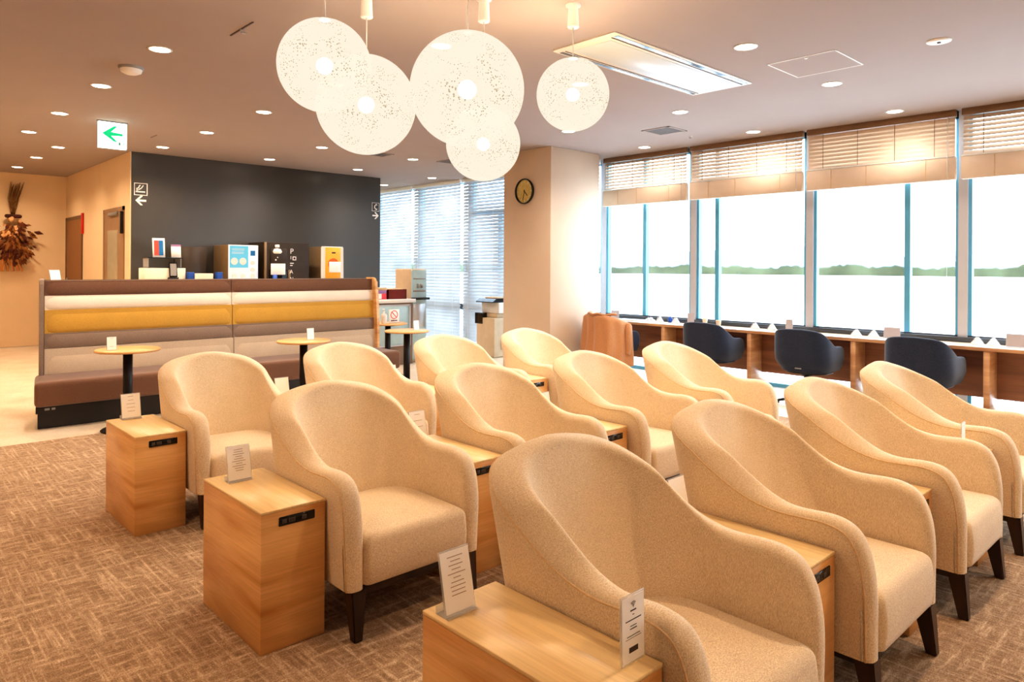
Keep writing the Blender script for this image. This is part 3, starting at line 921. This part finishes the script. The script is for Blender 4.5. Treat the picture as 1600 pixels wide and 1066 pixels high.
# machine 2: dark with cup stand
m2 = machine('coffee_machine', 'tall dark coffee machine with a white notice and upright lettering', 4.84, 5.62, 10.95, 11.55, 1.905, 'machinedark')
b = MB(); b.box(.0, -.03, .0, .035, .0, .945, .004, 1); b.build('front_rail', 'machinebrown', m2); b = MB(); b.box(.40, -.03, 0, .44, .0, .50, .004, 1); b.build('front_rail', 'machinebrown', m2)
b = MB(); b.box(.08, -.05, .0, .37, -.0, .50, .004, 1); b.build('cup_bay', 'gloss_black', m2)
b = MB(); b.box(.10, -.04, .60, .37, -.028, .84, .004, 1); b.build('emblem_board', 'machinedark', m2)
b = MB()
b.lathe([(0, .0), (.055, .0), (.075, .03), (.05, .075), (0, .085)], (.20, -.05, .76), 20); b.cyl((.20, -.05, .86), (.20, -.045, .90), .035, n=18); b.build('cup_emblem', 'whitem', m2)
b = MB(); b.cyl((.18, -.044, .66), (.18, -.040, .66), .014, n=12); b.cyl((.21, -.044, .70), (.21, -.040, .70), .010, n=12); b.build('dots', 'whitem', m2)
b = MB(); b.box(.09, -.07, .42, .33, -.055, .60, .002, 1); b.build('notice', 'whitem', m2)
for ch, x, z, sz in (('P', .425, .80, .12), ('I', .41, .695, .08), ('A', .42, .465, .09), ('N', .425, .35, .08)):
    text_mesh('lettering', ch, sz, 'whitem', m2, (x+.03, -.035, z))
b = MB()
for x0, z0, x1, z1 in ((.47, .655, .535, .67), (.47, .705, .535, .72), (.47, .655, .485, .72), (.52, .655, .535, .72), (.43, .60, .49, .615), (.43, .565, .47, .578)):
    b.box(x0, -.036, z0, x1, -.03, z1)
b.build('lettering', 'whitem', m2)
b = MB(); b.cyl((.14, -.10, 0), (.14, -.10, .42), .035, n=20); b.build('cup_stack', 'bluecap', m2)
# machine 3: juice
m3 = machine('juice_dispenser', 'juice dispenser with an orange fruit picture on a white front', 5.84, 6.24, 10.95, 11.6, 1.855)
b = MB(); b.prism([(-.01, .05), (.41, .05), (.40, .90), (-.01, .90)], 'y', -.05, .0); 
bmesh.ops.bevel(b.bm, geom=b.bm.edges[:], offset=.012, segments=3, affect='EDGES'); fp = b.build('front_panel', 'white', m3)
b = MB(); b.box(.05, -.054, .28, .34, -.05, .885, .002, 1); pp = b.build('picture', 'orange', fp)
b = MB(); pts = [(.20+.10*math.cos(a*PI/12), .60+.10*math.sin(a*PI/12)) for a in range(24)]; b.prism(pts, 'y', -.058, -.054); b.build('fruit', 'deeporange', pp)
b = MB(); b.box(.12, -.060, .46, .34, -.056, .64, .002, 1); b.build('price_card', 'whitem', pp)
b = MB(); b.box(.17, -.060, .78, .24, -.056, .805); b.build('mark', 'ink', pp)
b = MB(); b.box(.08, -.056, .15, .32, -.05, .27, .002, 1); b.build('lower_sticker', 'orange', fp)
# dark cabinet left of machine 1
b = MB(); b.box(0, 0, 0, .36, .38, .845, .004, 1)
o = b.build('dark_cabinet', 'machinedark'); o.location = (3.67, 11.2, ZC); tag(o, 'dark brown box unit left of the blue drink dispenser', 'cabinet')
# left cup station
t = thing('cup_station', 'white two-part cup station with a dark shelf, left end of the service counter', 'organizer', (3.10, 11.0, ZC))
b = MB(); b.box(0, 0, 0, .56, .30, .52, .004, 1); b.build('body', 'ivory', t)
b = MB(); b.box(.04, .02, .52, .52, .28, .53); b.build('shelf', 'gloss_black', t); b = MB(); b.box(.04, .02, .66, .53, .28, .675); b.build('shelf', 'gloss_black', t)
b = MB(); b.box(.05, .03, .53, .06, .27, .66); b.build('side_glass', 'acrylic', t); b = MB(); b.box(.50, .03, .53, .51, .27, .66); b.build('side_glass', 'acrylic', t)
b = MB(); b.box(-.0, -.0, 0, .11, .02, .22, .004, 1)
o = b.build('payment_terminal', 'gloss_black'); o.location = (3.42, 10.945, ZC+.387); o.rotation_euler = (-.15, 0, 0)
tag(o, 'black tablet terminal in front of the white cup station', 'tablet')
b = MB(); b.box(.012, -.002, .02, .098, -.0005, .20); b.build('screen', 'grey', o)
b = MB(); b.box(0, 0, 0, .14, .055, .385, .004, 1); s_ = b.build('terminal_stand', 'black'); s_.location = (3.405, 10.94, ZC)
tag(s_, 'black stand holding up the tablet terminal', 'stand')
t = thing('poster_stand', 'small red and blue poster in a white frame on the cup station shelf', 'poster', (3.32, 11.1, ZC+.676))
Rm = Matrix.Rotation(-.12, 4, 'X')
b = MB(); b.box(-.085, 0, 0, .085, .008, .285, .001, 1, mat=Rm); b.build('frame', 'whitem', t)
b = MB(); b.box(-.065, -.002, .03, .0, -.0, .25, mat=Rm); b.build('red_half', 'printred', t)
b = MB(); b.box(.0, -.002, .03, .06, -.0, .25, mat=Rm); b.build('blue_half', 'printblue', t)
b = MB(); b.box(-.07, 0, 0, .07, .006, .165, .001, 1, mat=Rm)
t = thing('notice_card', 'small white notice with a grey header right of the red and blue poster', 'sign', (3.56, 11.1, ZC+.676))
b.build('card', 'whitem', t); b = MB(); b.box(-.07, .0, .167, .07, .006, .195, mat=Rm); b.build('header', 'purple', t)
for x, z, s, m, lab, cat, nm in ((3.72, 0, .09, 'bluecap', 'small blue carton by the white cup station', 'carton', 'carton'), (4.14, 0, .085, 'bluecap', 'blue sugar pack beside the drink dispenser', 'pack', 'sugar_pack')):
    b = MB(); b.box(-s/2, -.05, 0, s/2, .05, .46 if m else .2, .012, 3); o = b.build(nm, m); o.location = (x, 10.98, ZC); tag(o, lab, cat)
b = MB(); b.box(-.13, -.08, 0, .13, .08, .44, .01, 2)
o = b.build('napkin_box', 'ivory'); o.location = (3.90, 10.98, ZC); tag(o, 'white napkin box between the two blue packs', 'box')

# items on the left behind the sofa top
t = thing('rear_shelf', 'narrow shelf behind the sofa back at its left end', 'shelf', (1.52, 8.62, 0))
b = MB(); b.box(0, 0, 0, .9, .25, 1.31, .004, 1); b.build('shelf_body', 'wallcream', t)
card_stand((1.60, 8.72, 1.312), .25, 'white card on the shelf behind the left end of the sofa', w=.10, h=.15, lines=0, tilt=.35, group=None)
b = MB(); b.box(-.12, -.08, 0, .12, .08, .035, .004, 1); o = b.build('leaflet_stack', 'whitem'); o.location = (1.86, 8.72, 1.312); tag(o, 'flat stack of white leaflets behind the left end of the sofa', 'papers')

# ------------------------------------------------------------------ cabinet, boxes and water dispenser right of the sofa
t = thing('low_cabinet', 'grey cabinet with a white top and glass door right of the sofa', 'cabinet', (5.55, 9.15, 0))
b = MB(); b.box(0, 0, .96, .97, .5, 1.015, .004, 1); b.build('worktop', 'white', t)
b = MB(); b.box(.03, .03, 0, .93, .48, .96); b.build('cabinet_body', 'taupe', t)
b = MB(); b.box(.18, .018, .30, .86, .03, .92, .003, 1); d = b.build('glass_door', 'coldglass', t)
b = MB()
for x0, x1, z0, z1 in ((.17, .20, .29, .93), (.85, .88, .29, .93), (.17, .88, .91, .935), (.17, .88, .29, .31)): b.box(x0, .008, z0, x1, .03, z1)
b.build('door_frame', 'framegrey', d)
t = thing('gift_box', 'pink and lilac paper box on the grey cabinet', 'box', (5.72, 9.25, 1.015))
b = MB(); b.box(0, 0, 0, .32, .2, .09, .004, 1); b.build('lower_half', 'pink', t)
b = MB(); b.box(0, 0, .09, .32, .2, .14, .004, 1); b.build('upper_half', 'purple', t)
b = MB(); b.box(.0, .0, .14, .33, .2, .18, .004, 1); b.build('lid', 'carton', t)
b = MB(); b.box(.17, -.003, .01, .23, 0, .09); b.build('white_sticker', 'whitem', t)
t = thing('wooden_box', 'wine-red open wooden box on the grey cabinet', 'box', (6.07, 9.25, 1.015))
b = MB(); b.box(0, 0, 0, .34, .012, .15); b.box(0, .2, 0, .34, .212, .15); b.box(0, 0, 0, .012, .212, .15); b.box(.328, 0, 0, .34, .212, .15); b.box(0, 0, 0, .34, .212, .01)
b.build('box_sides', 'winered', t)
b = MB(); b.box(.08, .03, .01, .30, .18, .165, .004, 1); b.build('paper_refill', 'carton', t)
b = MB(); b.box(0, 0, 0, .16, .12, .10, .02, 3); o = b.build('tissue_pack', 'ivory'); o.location = (5.70, 9.50, 1.015+.0); tag(o, 'white tissue pack behind the pink box', 'pack')
b = MB(); b.box(0, 0, 0, .13, .01, .27, .002, 1); o = b.build('pink_leaflet', plain('pale_pink', rgb(246,206,200), .6)); o.location = (5.92, 9.52, 1.015); tag(o, 'pale pink leaflet standing behind the pink box', 'leaflet')
t = thing('water_dispenser', 'beige water dispenser with a pale front and black drip tray', 'water dispenser', (6.54, 9.30, 0))
b = MB(); b.box(0, .02, 0, .30, .46, 1.485, .015, 3); b.build('body', 'copier', t)
b = MB(); b.box(.005, .0, .04, .295, .02, 1.47, .006, 2); fp = b.build('front_panel', 'screenlight' if False else 'coldglass', t)
b = MB(); b.box(.03, -.012, 1.12, .27, .0, 1.15, .003, 1); b.build('panel_trim', 'grey', fp); b = MB(); b.box(.03, -.012, 1.32, .27, 0, 1.34, .003, 1); b.build('panel_trim', 'grey', fp)
b = MB(); b.box(-.01, -.10, .995, .29, .0, 1.03, .008, 2); b.build('drip_tray', 'black', t)
b = MB(); b.box(.10, -.04, 1.18, .13, 0, 1.25, .004, 1); b.build('tap', 'grey', t); b = MB(); b.box(.17, -.04, 1.18, .20, 0, 1.25, .004, 1); b.build('tap', 'grey', t)
b = MB(); b.box(.03, -.006, .55, .27, .0, .93, .004, 1); b.build('lower_door', 'steel', t)

# copier beside the pillar
t = thing('photocopier', 'beige photocopier half hidden behind the pillar', 'copier', (7.92, 8.86, 0))
b = MB(); b.box(.0, 0, .0, .50, .46, .66, .01, 2); b.box(.10, .05, .66, .50, .42, .74, .01, 2); b.build('body', 'copier', t)
b = MB(); b.box(-.008, .30, .55, .10, .50, .74, .008, 2); b.build('side_tray', 'gloss_black', t)
b = MB(); b.prism([(-.02, .935), (.06, .985), (.5, .985), (.5, .925), (-.02, .92)], 'y', .02, .46); b.build('scanner_lid', 'gloss_black', t)
b = MB(); b.box(.10, .0, .74, .50, .44, .92, .008, 2); b.build('scanner_body', 'white', t)
b = MB(); b.box(.15, -.012, .12, .35, 0, .30, .003, 1); b.build('paper_drawer', 'carton', t)
b = MB(); b.box(.10, .05, .985, .32, .35, 1.01, .004, 1); b.build('document_tray', 'carton', t)

# ------------------------------------------------------------------ doors and swag on the far left
def door(n, y0, y1, z1, m, glass):
    b = MB(); X = 3.06
    b.box(X-.02, y0, 0, X+.0, y0+.06, z1); b.box(X-.02, y1-.06, 0, X+.0, y1, z1); b.box(X-.02, y0, z1-.06, X+.0, y1, z1)
    d = b.build('door_%d' % n, 'doorframe' if not glass else 'door', kind='structure')
    b = MB(); b.box(X-.012, y0+.06, .01, X-.002, y1-.06, z1-.06); b.build('door_leaf', m, d)
    if glass:
        b = MB(); b.box(X-.016, y0+.34, .9, X-.011, y1-.26, z1-.35); b.build('glass_panel', 'frost', d)
        b = MB(); b.box(X-.06, y0+.0, z1-.42, X-.012, y0+.05, z1-.08, .004, 1); b.build('door_closer', 'black', d)
        b = MB(); b.box(X-.05, y0+.3, z1-.12, X-.012, y1-.4, z1-.07, .004, 1); b.build('closer_rail', 'grey', d)
    b = MB(); ky = y1-.16 if not glass else y0+.14
    b.cyl((X-.012, ky, 1.05), (X-.07, ky, 1.05), .012, n=10); b.cyl((X-.07, ky, 1.05), (X-.07, ky-.10, 1.05), .010, n=10)
    b.cyl((X-.012, ky, 1.25), (X-.03, ky, 1.25), .03, n=14)
    b.build('door_handle', 'steel', d)
door(1, 11.87, 13.05, 2.42, 'door', True)
door(2, 14.50, 15.80, 2.42, 'doorbrown', False)
b = MB(); b.box(3.03, 14.42, 2.08, 3.058, 14.52, 2.45, .004, 1)
tag(b.build('door_notice', 'red'), 'red strip notice at the top of the far brown door', 'sign')

def swag():
    t = thing('dried_flower_swag', 'dried flower swag hanging upside down on the cream wall', 'wreath', (2.2, 15.80, 2.25))
    rr = random.Random(11)
    b = MB()
    for k in range(46):
        a = rr.uniform(-.28, .28); l = rr.uniform(.38, .62)
        b.tube([(rr.uniform(-.03, .03), -.03, .18), (math.sin(a)*l*.5, -.04+rr.uniform(-.02, .02), .18+l*.5), (math.sin(a)*l*.62+.06, -.05, .18+l)], .004, 4)
    b.build('stem', plain('dry_stem', rgb(124,86,40), .9), t)
    cols = [('leaf', rgb(112,60,24)), ('leaf', rgb(150,96,44)), ('leaf', rgb(84,36,20))]
    for ci, (nm, c) in enumerate(cols):
        b = MB()
        for k in range(95):
            a = rr.gauss(0, .55); l = rr.uniform(.15, .82)
            px = math.sin(a)*l*.46; pz = .15-l*math.cos(a)
            d = Vector((math.sin(a)+rr.uniform(-.5, .5), rr.uniform(-.5, .1), -math.cos(a)+rr.uniform(-.3, .3))).normalized()
            s = Vector((d.z, rr.uniform(-.4, .4), -d.x)).normalized()
            L = rr.uniform(.08, .17); w = L*.22
            p = Vector((px, -.05-rr.random()*.08, pz))
            b.verts_faces([p, p+d*L*.45+s*w, p+d*L, p+d*L*.45-s*w, p+d*L*.5+Vector((0, -.015, 0))], [(0, 1, 4), (1, 2, 4), (2, 3, 4), (3, 0, 4)])
        b.build(nm, plain('dry_leaf_%d' % ci, c, .9), t)['kind'] = 'stuff'
    b = MB()
    for k in range(14):
        b.sphere((rr.uniform(-.2, .12), -.12, rr.uniform(-.45, .12)), rr.uniform(.022, .045), 8, 6); b.build('cotton_head', M['cotton'], t); b = MB()
    b = MB(); b.tube([(.10*math.cos(a*PI/8), -.07+.03*math.sin(a*PI/8), .16) for a in range(16)], .035, 8, True)
    b.build('tie', plain('dark_bow', rgb(70,26,18), .8), t)
    b = MB()
    for k in range(8):
        x = rr.uniform(-.2, .2); b.tube([(x*.6, -.06, -.45), (x, -.07, -.68), (x*1.3+.05, -.05, -.85)], .018, 5); b.build('trailing_sprig', M['sprig'], t); b = MB()
swag()

# ------------------------------------------------------------------ wall signs
def arrow(b, s, flip, y0, y1, cx, cz):
    f = -1 if flip else 1       # drawn pointing to -x
    P = [(-.5, 0), (-.02, .48), (.16, .48), (.16, .42), (-.16, .10), (.5, .10), (.5, -.10), (-.16, -.10), (.16, -.42), (.16, -.48), (-.02, -.48)]
    b.prism([(cx+f*x*s, cz+z*s) for x, z in P], 'y', y0, y1)
t = thing('smoking_room_sign', 'white outlined pictogram with a left arrow on the charcoal wall', 'sign', (3.205, 11.598, 2.665))
b = MB(); s = .088
b.tube([(-s, -.003, -s), (s, -.003, -s), (s, -.003, s), (-s, -.003, s)], .0075, 6, True); b.build('border', 'whitem', t)
b = MB(); b.box(-.055, -.006, -.048, .06, 0, -.030); b.box(-.07, -.006, -.048, -.058, 0, -.03)
b.tube([(-.05, -.003, -.025), (-.055, -.003, .01), (-.03, -.003, .02), (-.02, -.003, .05), (-.005, -.003, .06)], .009, 6)
b.tube([(-.035, -.003, -.01), (.0, -.003, .01), (.02, -.003, .035), (.035, -.003, .06)], .008, 6)
b.build('cigarette_symbol', 'whitem', t)
b = MB(); arrow(b, .15, False, -.006, 0, -.0, -.17); b.build('arrow', 'whitem', t)
t = thing('telephone_sign', 'white outlined telephone pictogram with a right arrow at the wall end', 'sign', (7.315, 11.598, 2.66))
b = MB(); s = .078
b.tube([(-s, -.003, -s), (s, -.003, -s), (s, -.003, s), (-s, -.003, s)], .006, 6, True); b.build('border', 'whitem', t)
b = MB(); b.tube(catmull([(.02, -.003, .05), (-.015, -.003, .025), (-.022, -.003, 0), (-.015, -.003, -.025), (.02, -.003, -.05)], 4), .009, 6)
b.tube([(.0, -.003, .05), (.03, -.003, .04)], .012, 6); b.tube([(.0, -.003, -.05), (.03, -.003, -.04)], .012, 6)
b.build('handset_symbol', 'whitem', t)
b = MB(); arrow(b, .135, True, -.006, 0, .0, -.165); b.build('arrow', 'whitem', t)

# exit sign hanging from the ceiling
t = thing('exit_sign', 'lit white sign with a green left arrow hanging from the ceiling', 'sign', (2.285, 9.36, HC))
b = MB(); b.box(-.155, .0, -.32, .145, .05, -.012, .003, 1); b.build('light_box', 'exitwhite', t)
b = MB(); b.box(-.165, -.004, -.012, .155, .056, 0); b.build('ceiling_bracket', 'grey', t)
b = MB()
P = [(-.115, 0), (.01, .095), (.045, .095), (-.02, .022), (.105, .012), (.105, -.014), (-.02, -.022), (.05, -.09), (.015, -.09)]
b.prism([(x-.005, z-.15) for x, z in P], 'y', -.004, .0); b.build('arrow', 'exitgreen', t)
b = MB()
for x0, x1, z0, z1 in ((.055, .075, -.275, -.24), (.062, .085, -.268, -.262), (.10, .106, -.275, -.24), (.11, .118, -.275, -.24)): b.box(x0, -.003, z0, x1, 0, z1)
b.build('running_figure', plain('faint_green', rgb(120,205,180), .5), t)

# clock on the pillar
t = thing('wall_clock', 'round black-rimmed clock with a patterned olive face on the pillar', 'clock', (7.15, 7.333, 2.62))
b = MB()
n = 48
def ringx(r, x): return [(x, r*math.cos(2*PI*i/n), r*math.sin(2*PI*i/n)) for i in range(n)]
rows = [ringx(r, x)+[ringx(r, x)[0]] for r, x in ((.175, 0), (.185, -.02), (.182, -.045), (.172, -.048), (.168, -.02))]
b.grid(rows); b.build('rim', 'gloss_black', t)
b = MB(); b.prism([(.170*math.cos(2*PI*i/n), .170*math.sin(2*PI*i/n)) for i in range(n)], 'x', -.02, -.014); b.build('face', 'clockface', t)
b = MB()
for k in range(12):
    a = k*PI/6; b.box(-.024, -.006, .125, -.020, .006, .15, mat=Matrix.Rotation(a, 4, 'X')); b.build('hour_mark', 'ivory', t); b = MB()
for l, a, w in ((.09, 2.4, .006), (.13, -2.9, .0045)):
    b = MB(); b.box(-.030, -w, -.02, -.026, w, l, mat=Matrix.Rotation(a, 4, 'X')); b.build('hand', 'ink', t)

# ------------------------------------------------------------------ ceiling fixtures
def downlight(loc, label):
    t = thing('downlight', label, 'ceiling light', loc, 0, 'round recessed ceiling downlights')
    b = MB(); b.lathe([(.078, 0), (.09, -.001), (.09, -.004), (.078, -.006), (.074, -.004), (.074, 0)], n=32); b.build('trim_ring', 'white', t)
    b = MB(); b.lathe([(0, -.004), (.074, -.004), (.074, -.001), (0, -.001)], n=32); b.build('lens', 'downlight', t)
    return t
gx = {0: 1.745, 1: 3.33, 2: 4.95, 3: 6.53, 4: 8.14}
D = [(3.33, 4.36, 'hidden behind the biggest pendant lamp'), (3.33, 5.97, 'hidden behind the two left pendant lamps'), (4.95, 5.97, 'hidden behind the lowest pendant lamp'), (4.95, 4.36, 'hidden behind the single right pendant lamp'),
     (1.788, 5.986, 'nearest on the left'), (1.745, 7.589, 'second from the camera in the left line'), (1.722, 9.287, 'left line, in front of the exit sign'),
     (1.677, 10.853, 'left line beyond the exit sign'), (2.202, 11.947, 'first in the corridor by the cream wall'), (2.162, 13.323, 'middle of the corridor'), (2.132, 14.859, 'last in the corridor, above the dried flowers'),
     (3.343, 7.592, 'above the sofa, left'), (3.331, 9.264, 'behind the sofa, left'), (3.286, 10.859, 'beside the left end of the charcoal wall'),
     (4.879, 10.854, 'above the coffee machine'), (4.93, 9.238, 'behind the sofa, middle'), (6.49, 10.87, 'near the right end of the charcoal wall'),
     (6.494, 9.22, 'above the water dispenser'), (8.088, 10.851, 'above the far blinds'), (8.076, 12.487, 'deepest one beside the far blinds'),
     (5.028, 2.74, 'right of the air conditioner, nearest'), (6.595, 2.732, 'beside the access hatch'), (6.605, 4.366, 'past the far end of the air conditioner'),
     (8.212, 2.733, 'over the counter, right'), (8.195, 4.357, 'over the counter, middle'), (8.152, 5.973, 'over the counter near the pillar'), (6.538, 5.95, 'just behind the smallest pendant lamp')]
extra = [(-.2, 5.98), (-.2, 9.2), (-1.8, 7.6), (-.2, 2.7), (-1.8, 4.3), (1.75, -1.0), (3.35, .9), (5.0, -.6), (6.6, .9), (8.15, .9), (.2, 12.5), (-1.6, 12)]
dl = None
lights = []
for x, y, s in D:
    lab = 'round recessed ceiling downlight, '+s
    if dl is None: dl = downlight((x, y, HC), lab)
    else: dup(dl, (x, y, HC), 0, lab)
    lights.append((x, y))
def spot(x, y, e, col=(1, .80, .60), size=2.5):
    L = bpy.data.lights.new('spot', 'SPOT'); L.energy = e; L.color = col; L.spot_size = size; L.spot_blend = .9
    L.shadow_soft_size = .07
    o = bpy.data.objects.new('spot', L); C.objects.link(o); o.location = (x, y, HC-.02)
for x, y in lights: spot(x, y, (55 if y < 6 else 95) if x < 5.2 and 4 < y < 11 else (70 if x < 7.5 else 24), ((1, .80, .62) if 4 < y < 8 else (1, .73, .48)) if x < 4.2 else (1, .84, .70))
for x, y in extra: spot(x, y, 85, (1, .68, .42) if x < 4 else (1, .82, .64))

# smoke detector, sensors, vents, hatch, AC
t = thing('smoke_detector', 'white dome smoke detector on the ceiling left of the lamps', 'detector', (1.77, 6.70, HC))
b = MB(); b.lathe([(.10, 0), (.10, -.016), (.085, -.022)], n=32); b.build('mount_ring', 'grey', t)
b = MB(); b.lathe([(.088, -.018), (.08, -.045), (.05, -.06), (.015, -.066), (0, -.066)], n=32); b.build('dome', 'white', t)
t = thing('motion_sensor', 'small flat white ceiling sensor at the upper right', 'detector', (5.93, 1.67, HC+.003))
b = MB(); b.lathe([(0, 0), (.085, 0), (.082, -.010), (.03, -.014), (0, -.014)], n=32); b.build('cover', 'white', t)
b = MB(); b.lathe([(.014, -.014), (.012, -.020), (0, -.020)], n=16); b.build('lens', 'ink', t)
t = thing('sprinkler_head', 'tiny sprinkler head on the ceiling by the blinds', 'sprinkler', (7.90, 5.07, HC+.002))
b = MB(); b.lathe([(0, 0), (.03, 0), (.03, -.004), (.012, -.008), (.01, -.03), (.018, -.034), (0, -.036)], n=16); b.build('body', 'steel', t)
def vent(x, y, sx, sy, label):
    t = thing('ceiling_vent', label, 'vent', (x, y, HC), 0, 'square ceiling vents')
    b = MB()
    for a in ((-sx, -sy, sx, -sy+.025), (-sx, sy-.025, sx, sy), (-sx, -sy, -sx+.025, sy), (sx-.025, -sy, sx, sy)): b.box(a[0], a[1], -.008, a[2], a[3], 0)
    b.build('frame', 'ceiling', t)
    b = MB()
    k = -sy+.03
    while k < sy-.03: b.box(-sx+.025, k, -.006, sx-.025, k+.006, -.001); k += .016
    b.box(-sx+.025, -sy+.025, -.002, sx-.025, sy-.025, 0)
    b.build('grille', 'greymetal', t)
vent(7.35, 5.09, .20, .20, 'grey square ceiling vent near the pillar')
vent(5.85, 9.17, .16, .16, 'small ceiling vent behind the large pendant lamps')
vent(7.05, 8.97, .16, .16, 'ceiling vent close to the far blinds')
t = thing('ceiling_hatch', 'square access hatch outlined in white on the right side of the ceiling', 'hatch', (3.98, 1.835, HC))
b = MB()
for a in ((-.01, -.01, .56, .0), (-.01, .545, .56, .555), (-.01, -.01, .0, .555), (.55, -.01, .56, .555)): b.box(a[0], a[1]+.0, -.004, a[2], a[3], 0)
b.build('hatch_frame', 'white', t); b = MB(); b.box(.0, .0, -.002, .55, .545, 0); b.build('hatch_lid', 'ceiling', t)
b = MB(); b.cyl((.03, .24, -.01), (.03, .24, 0), .014, n=16); b.build('latch', 'white', t)
t.location = (5.60, 2.30, HC)
# two-way ceiling air conditioner
t = thing('ceiling_air_conditioner', 'long white ceiling air conditioner panel with dark slots', 'air conditioner', (4.03, 3.22, HC))
Lx, Ly = 2.0, .62
b = MB(); b.box(0, 0, -.012, Lx, Ly, 0, .004, 1); b.build('panel', 'white', t)
b = MB(); b.box(.10, .12, -.017, Lx-.03, Ly-.13, -.012, .002, 1); b.build('centre_panel', 'acside', t)
b = MB(); b.box(.06, .020, -.0145, Lx-.04, .058, -.0118); b.build('air_slot', 'gloss_black', t); b = MB(); b.box(.06, Ly-.055, -.0145, Lx-.04, Ly-.02, -.0118); b.build('air_slot', 'gloss_black', t)
b = MB(); b.box(.06, .072, -.0155, Lx-.04, .082, -.0118); b.build('louvre', 'ink', t); b = MB(); b.box(.06, Ly-.085, -.0155, Lx-.04, Ly-.078, -.0118); b.build('louvre', 'ink', t)
# slit in the ceiling with hook
def slit(x, y, l, ang, label):
    t = thing('ceiling_slot', label, 'slot', (x, y, HC), ang)
    b = MB(); b.box(-l/2, -.006, -.004, l/2, .006, 0); b.build('slot_strip', 'ink' if l > .3 else 'greymetal', t)
    if l > .3:
        b = MB(); b.cyl((0, -.012, -.02), (0, -.03, -.025), .008, n=10); b.cyl((0, 0, -.02), (0, 0, 0), .01, n=10); b.box(-.01, -.03, -.03, .01, 0, -.02); b.build('hook', 'steel', t)
slit(2.06, 5.06, .40, PI/2, 'thin dark ceiling slot with a tiny hook, left of the lamps')
slit(2.93, 10.04, .25, PI/2, 'faint short ceiling slot above the charcoal wall')

# pendant lamps
def pendant(x, y, z, r, label, canopy=True, bulb_w=240):
    t = thing('pendant_lamp', label, 'pendant lamp', (x, y, z), 0, 'woven white globe pendant lamps')
    b = MB(); b.sphere((0, 0, 0), r, 64, 40); b.build('globe_shade', 'lampshell', t)
    b = MB(); b.sphere((0, 0, 0), .05 if r > .28 else .042, 20, 14); b.build('bulb', 'bulb', t)
    b = MB(); b.cyl((0, 0, r), (0, 0, HC-z-.1), .004, n=8); b.build('cord', 'white', t)
    b = MB(); b.lathe([(0, HC-z-.15), (.034, HC-z-.15), (.038, HC-z-.145), (.032, HC-z-.015), (.05, HC-z-.01), (.05, HC-z)], n=24); b.build('canopy', 'white', t)
    b = MB(); b.lathe([(0, r-.004), (.03, r-.002), (.028, r+.006), (0, r+.008)], n=20); b.build('cap', 'white', t)
    L = bpy.data.lights.new('lamp_bulb_light', 'POINT'); L.energy = bulb_w; L.color = (1, .70, .40); L.shadow_soft_size = .05
    o = bpy.data.objects.new('lamp_bulb_light', L); C.objects.link(o); o.location = (x, y, z)
pendant(1.803, 3.355, 2.551, .240, 'upper left white globe pendant lamp, leftmost of the five')
pendant(2.367, 3.868, 2.524, .310, 'large white globe pendant lamp behind the leftmost one')
pendant(2.447, 2.970, 2.472, .310, 'biggest white globe pendant lamp in the middle of the cluster')
pendant(2.943, 3.409, 2.294, .236, 'lowest white globe pendant lamp below the biggest one')
pendant(3.433, 3.087, 2.635, .236, 'single white globe pendant lamp at the right, apart from the others')

# ------------------------------------------------------------------ light
w = bpy.data.worlds.new('World'); bpy.context.scene.world = w; w.use_nodes = True
nt = w.node_tree; bg = nt.nodes['Background']
tc = N(nt, 'ShaderNodeTexCoord'); sx = N(nt, 'ShaderNodeSeparateXYZ'); nt.links.new(tc.outputs['Generated'], sx.inputs[0])
c = ramp(nt, sx.outputs[2], [(.0, (.93, .97, 1)), (.25, (.88, .95, 1.0)), (1, (.62, .80, 1.0))])
nt.links.new(c, bg.inputs[0]); bg.inputs[1].default_value = 5.5
def area(x, y0, y1, z0, z1):
    L = bpy.data.lights.new('window_portal', 'AREA'); L.shape = 'RECTANGLE'; L.size = y1-y0; L.size_y = z1-z0
    L.cycles.is_portal = True
    o = bpy.data.objects.new('window_portal', L); C.objects.link(o); o.location = (x, (y0+y1)/2, (z0+z1)/2)
    o.rotation_euler = Matrix(((0, 0, 1), (-1, 0, 0), (0, -1, 0))).to_euler() if False else (PI/2, 0, PI/2)
area(XW+.2, -3, 15.9, 0, HC)

# ------------------------------------------------------------------ camera
yaw, rol = .754, .00575
cam = bpy.data.cameras.new('camera'); co = bpy.data.objects.new('camera', cam); C.objects.link(co)
cam.sensor_width = 36; cam.lens = 1103.7/1600*36
cam.shift_y = -(533-419.9)/1600
cam.clip_end = 20000
F = Vector((math.sin(yaw), math.cos(yaw), 0)); R0 = Vector((math.cos(yaw), -math.sin(yaw), 0)); U0 = Vector((0, 0, 1))
R = R0*math.cos(rol)+U0*math.sin(rol); U = -R0*math.sin(rol)+U0*math.cos(rol)
mt = Matrix((R, U, -F)).transposed().to_4x4(); mt.translation = Vector((0, 0, 1.5))
co.matrix_world = mt
sc = bpy.context.scene; sc.camera = co
sc.view_settings.view_transform = 'Standard'
sc.view_settings.look = 'Medium High Contrast'
sc.view_settings.exposure = 0.55
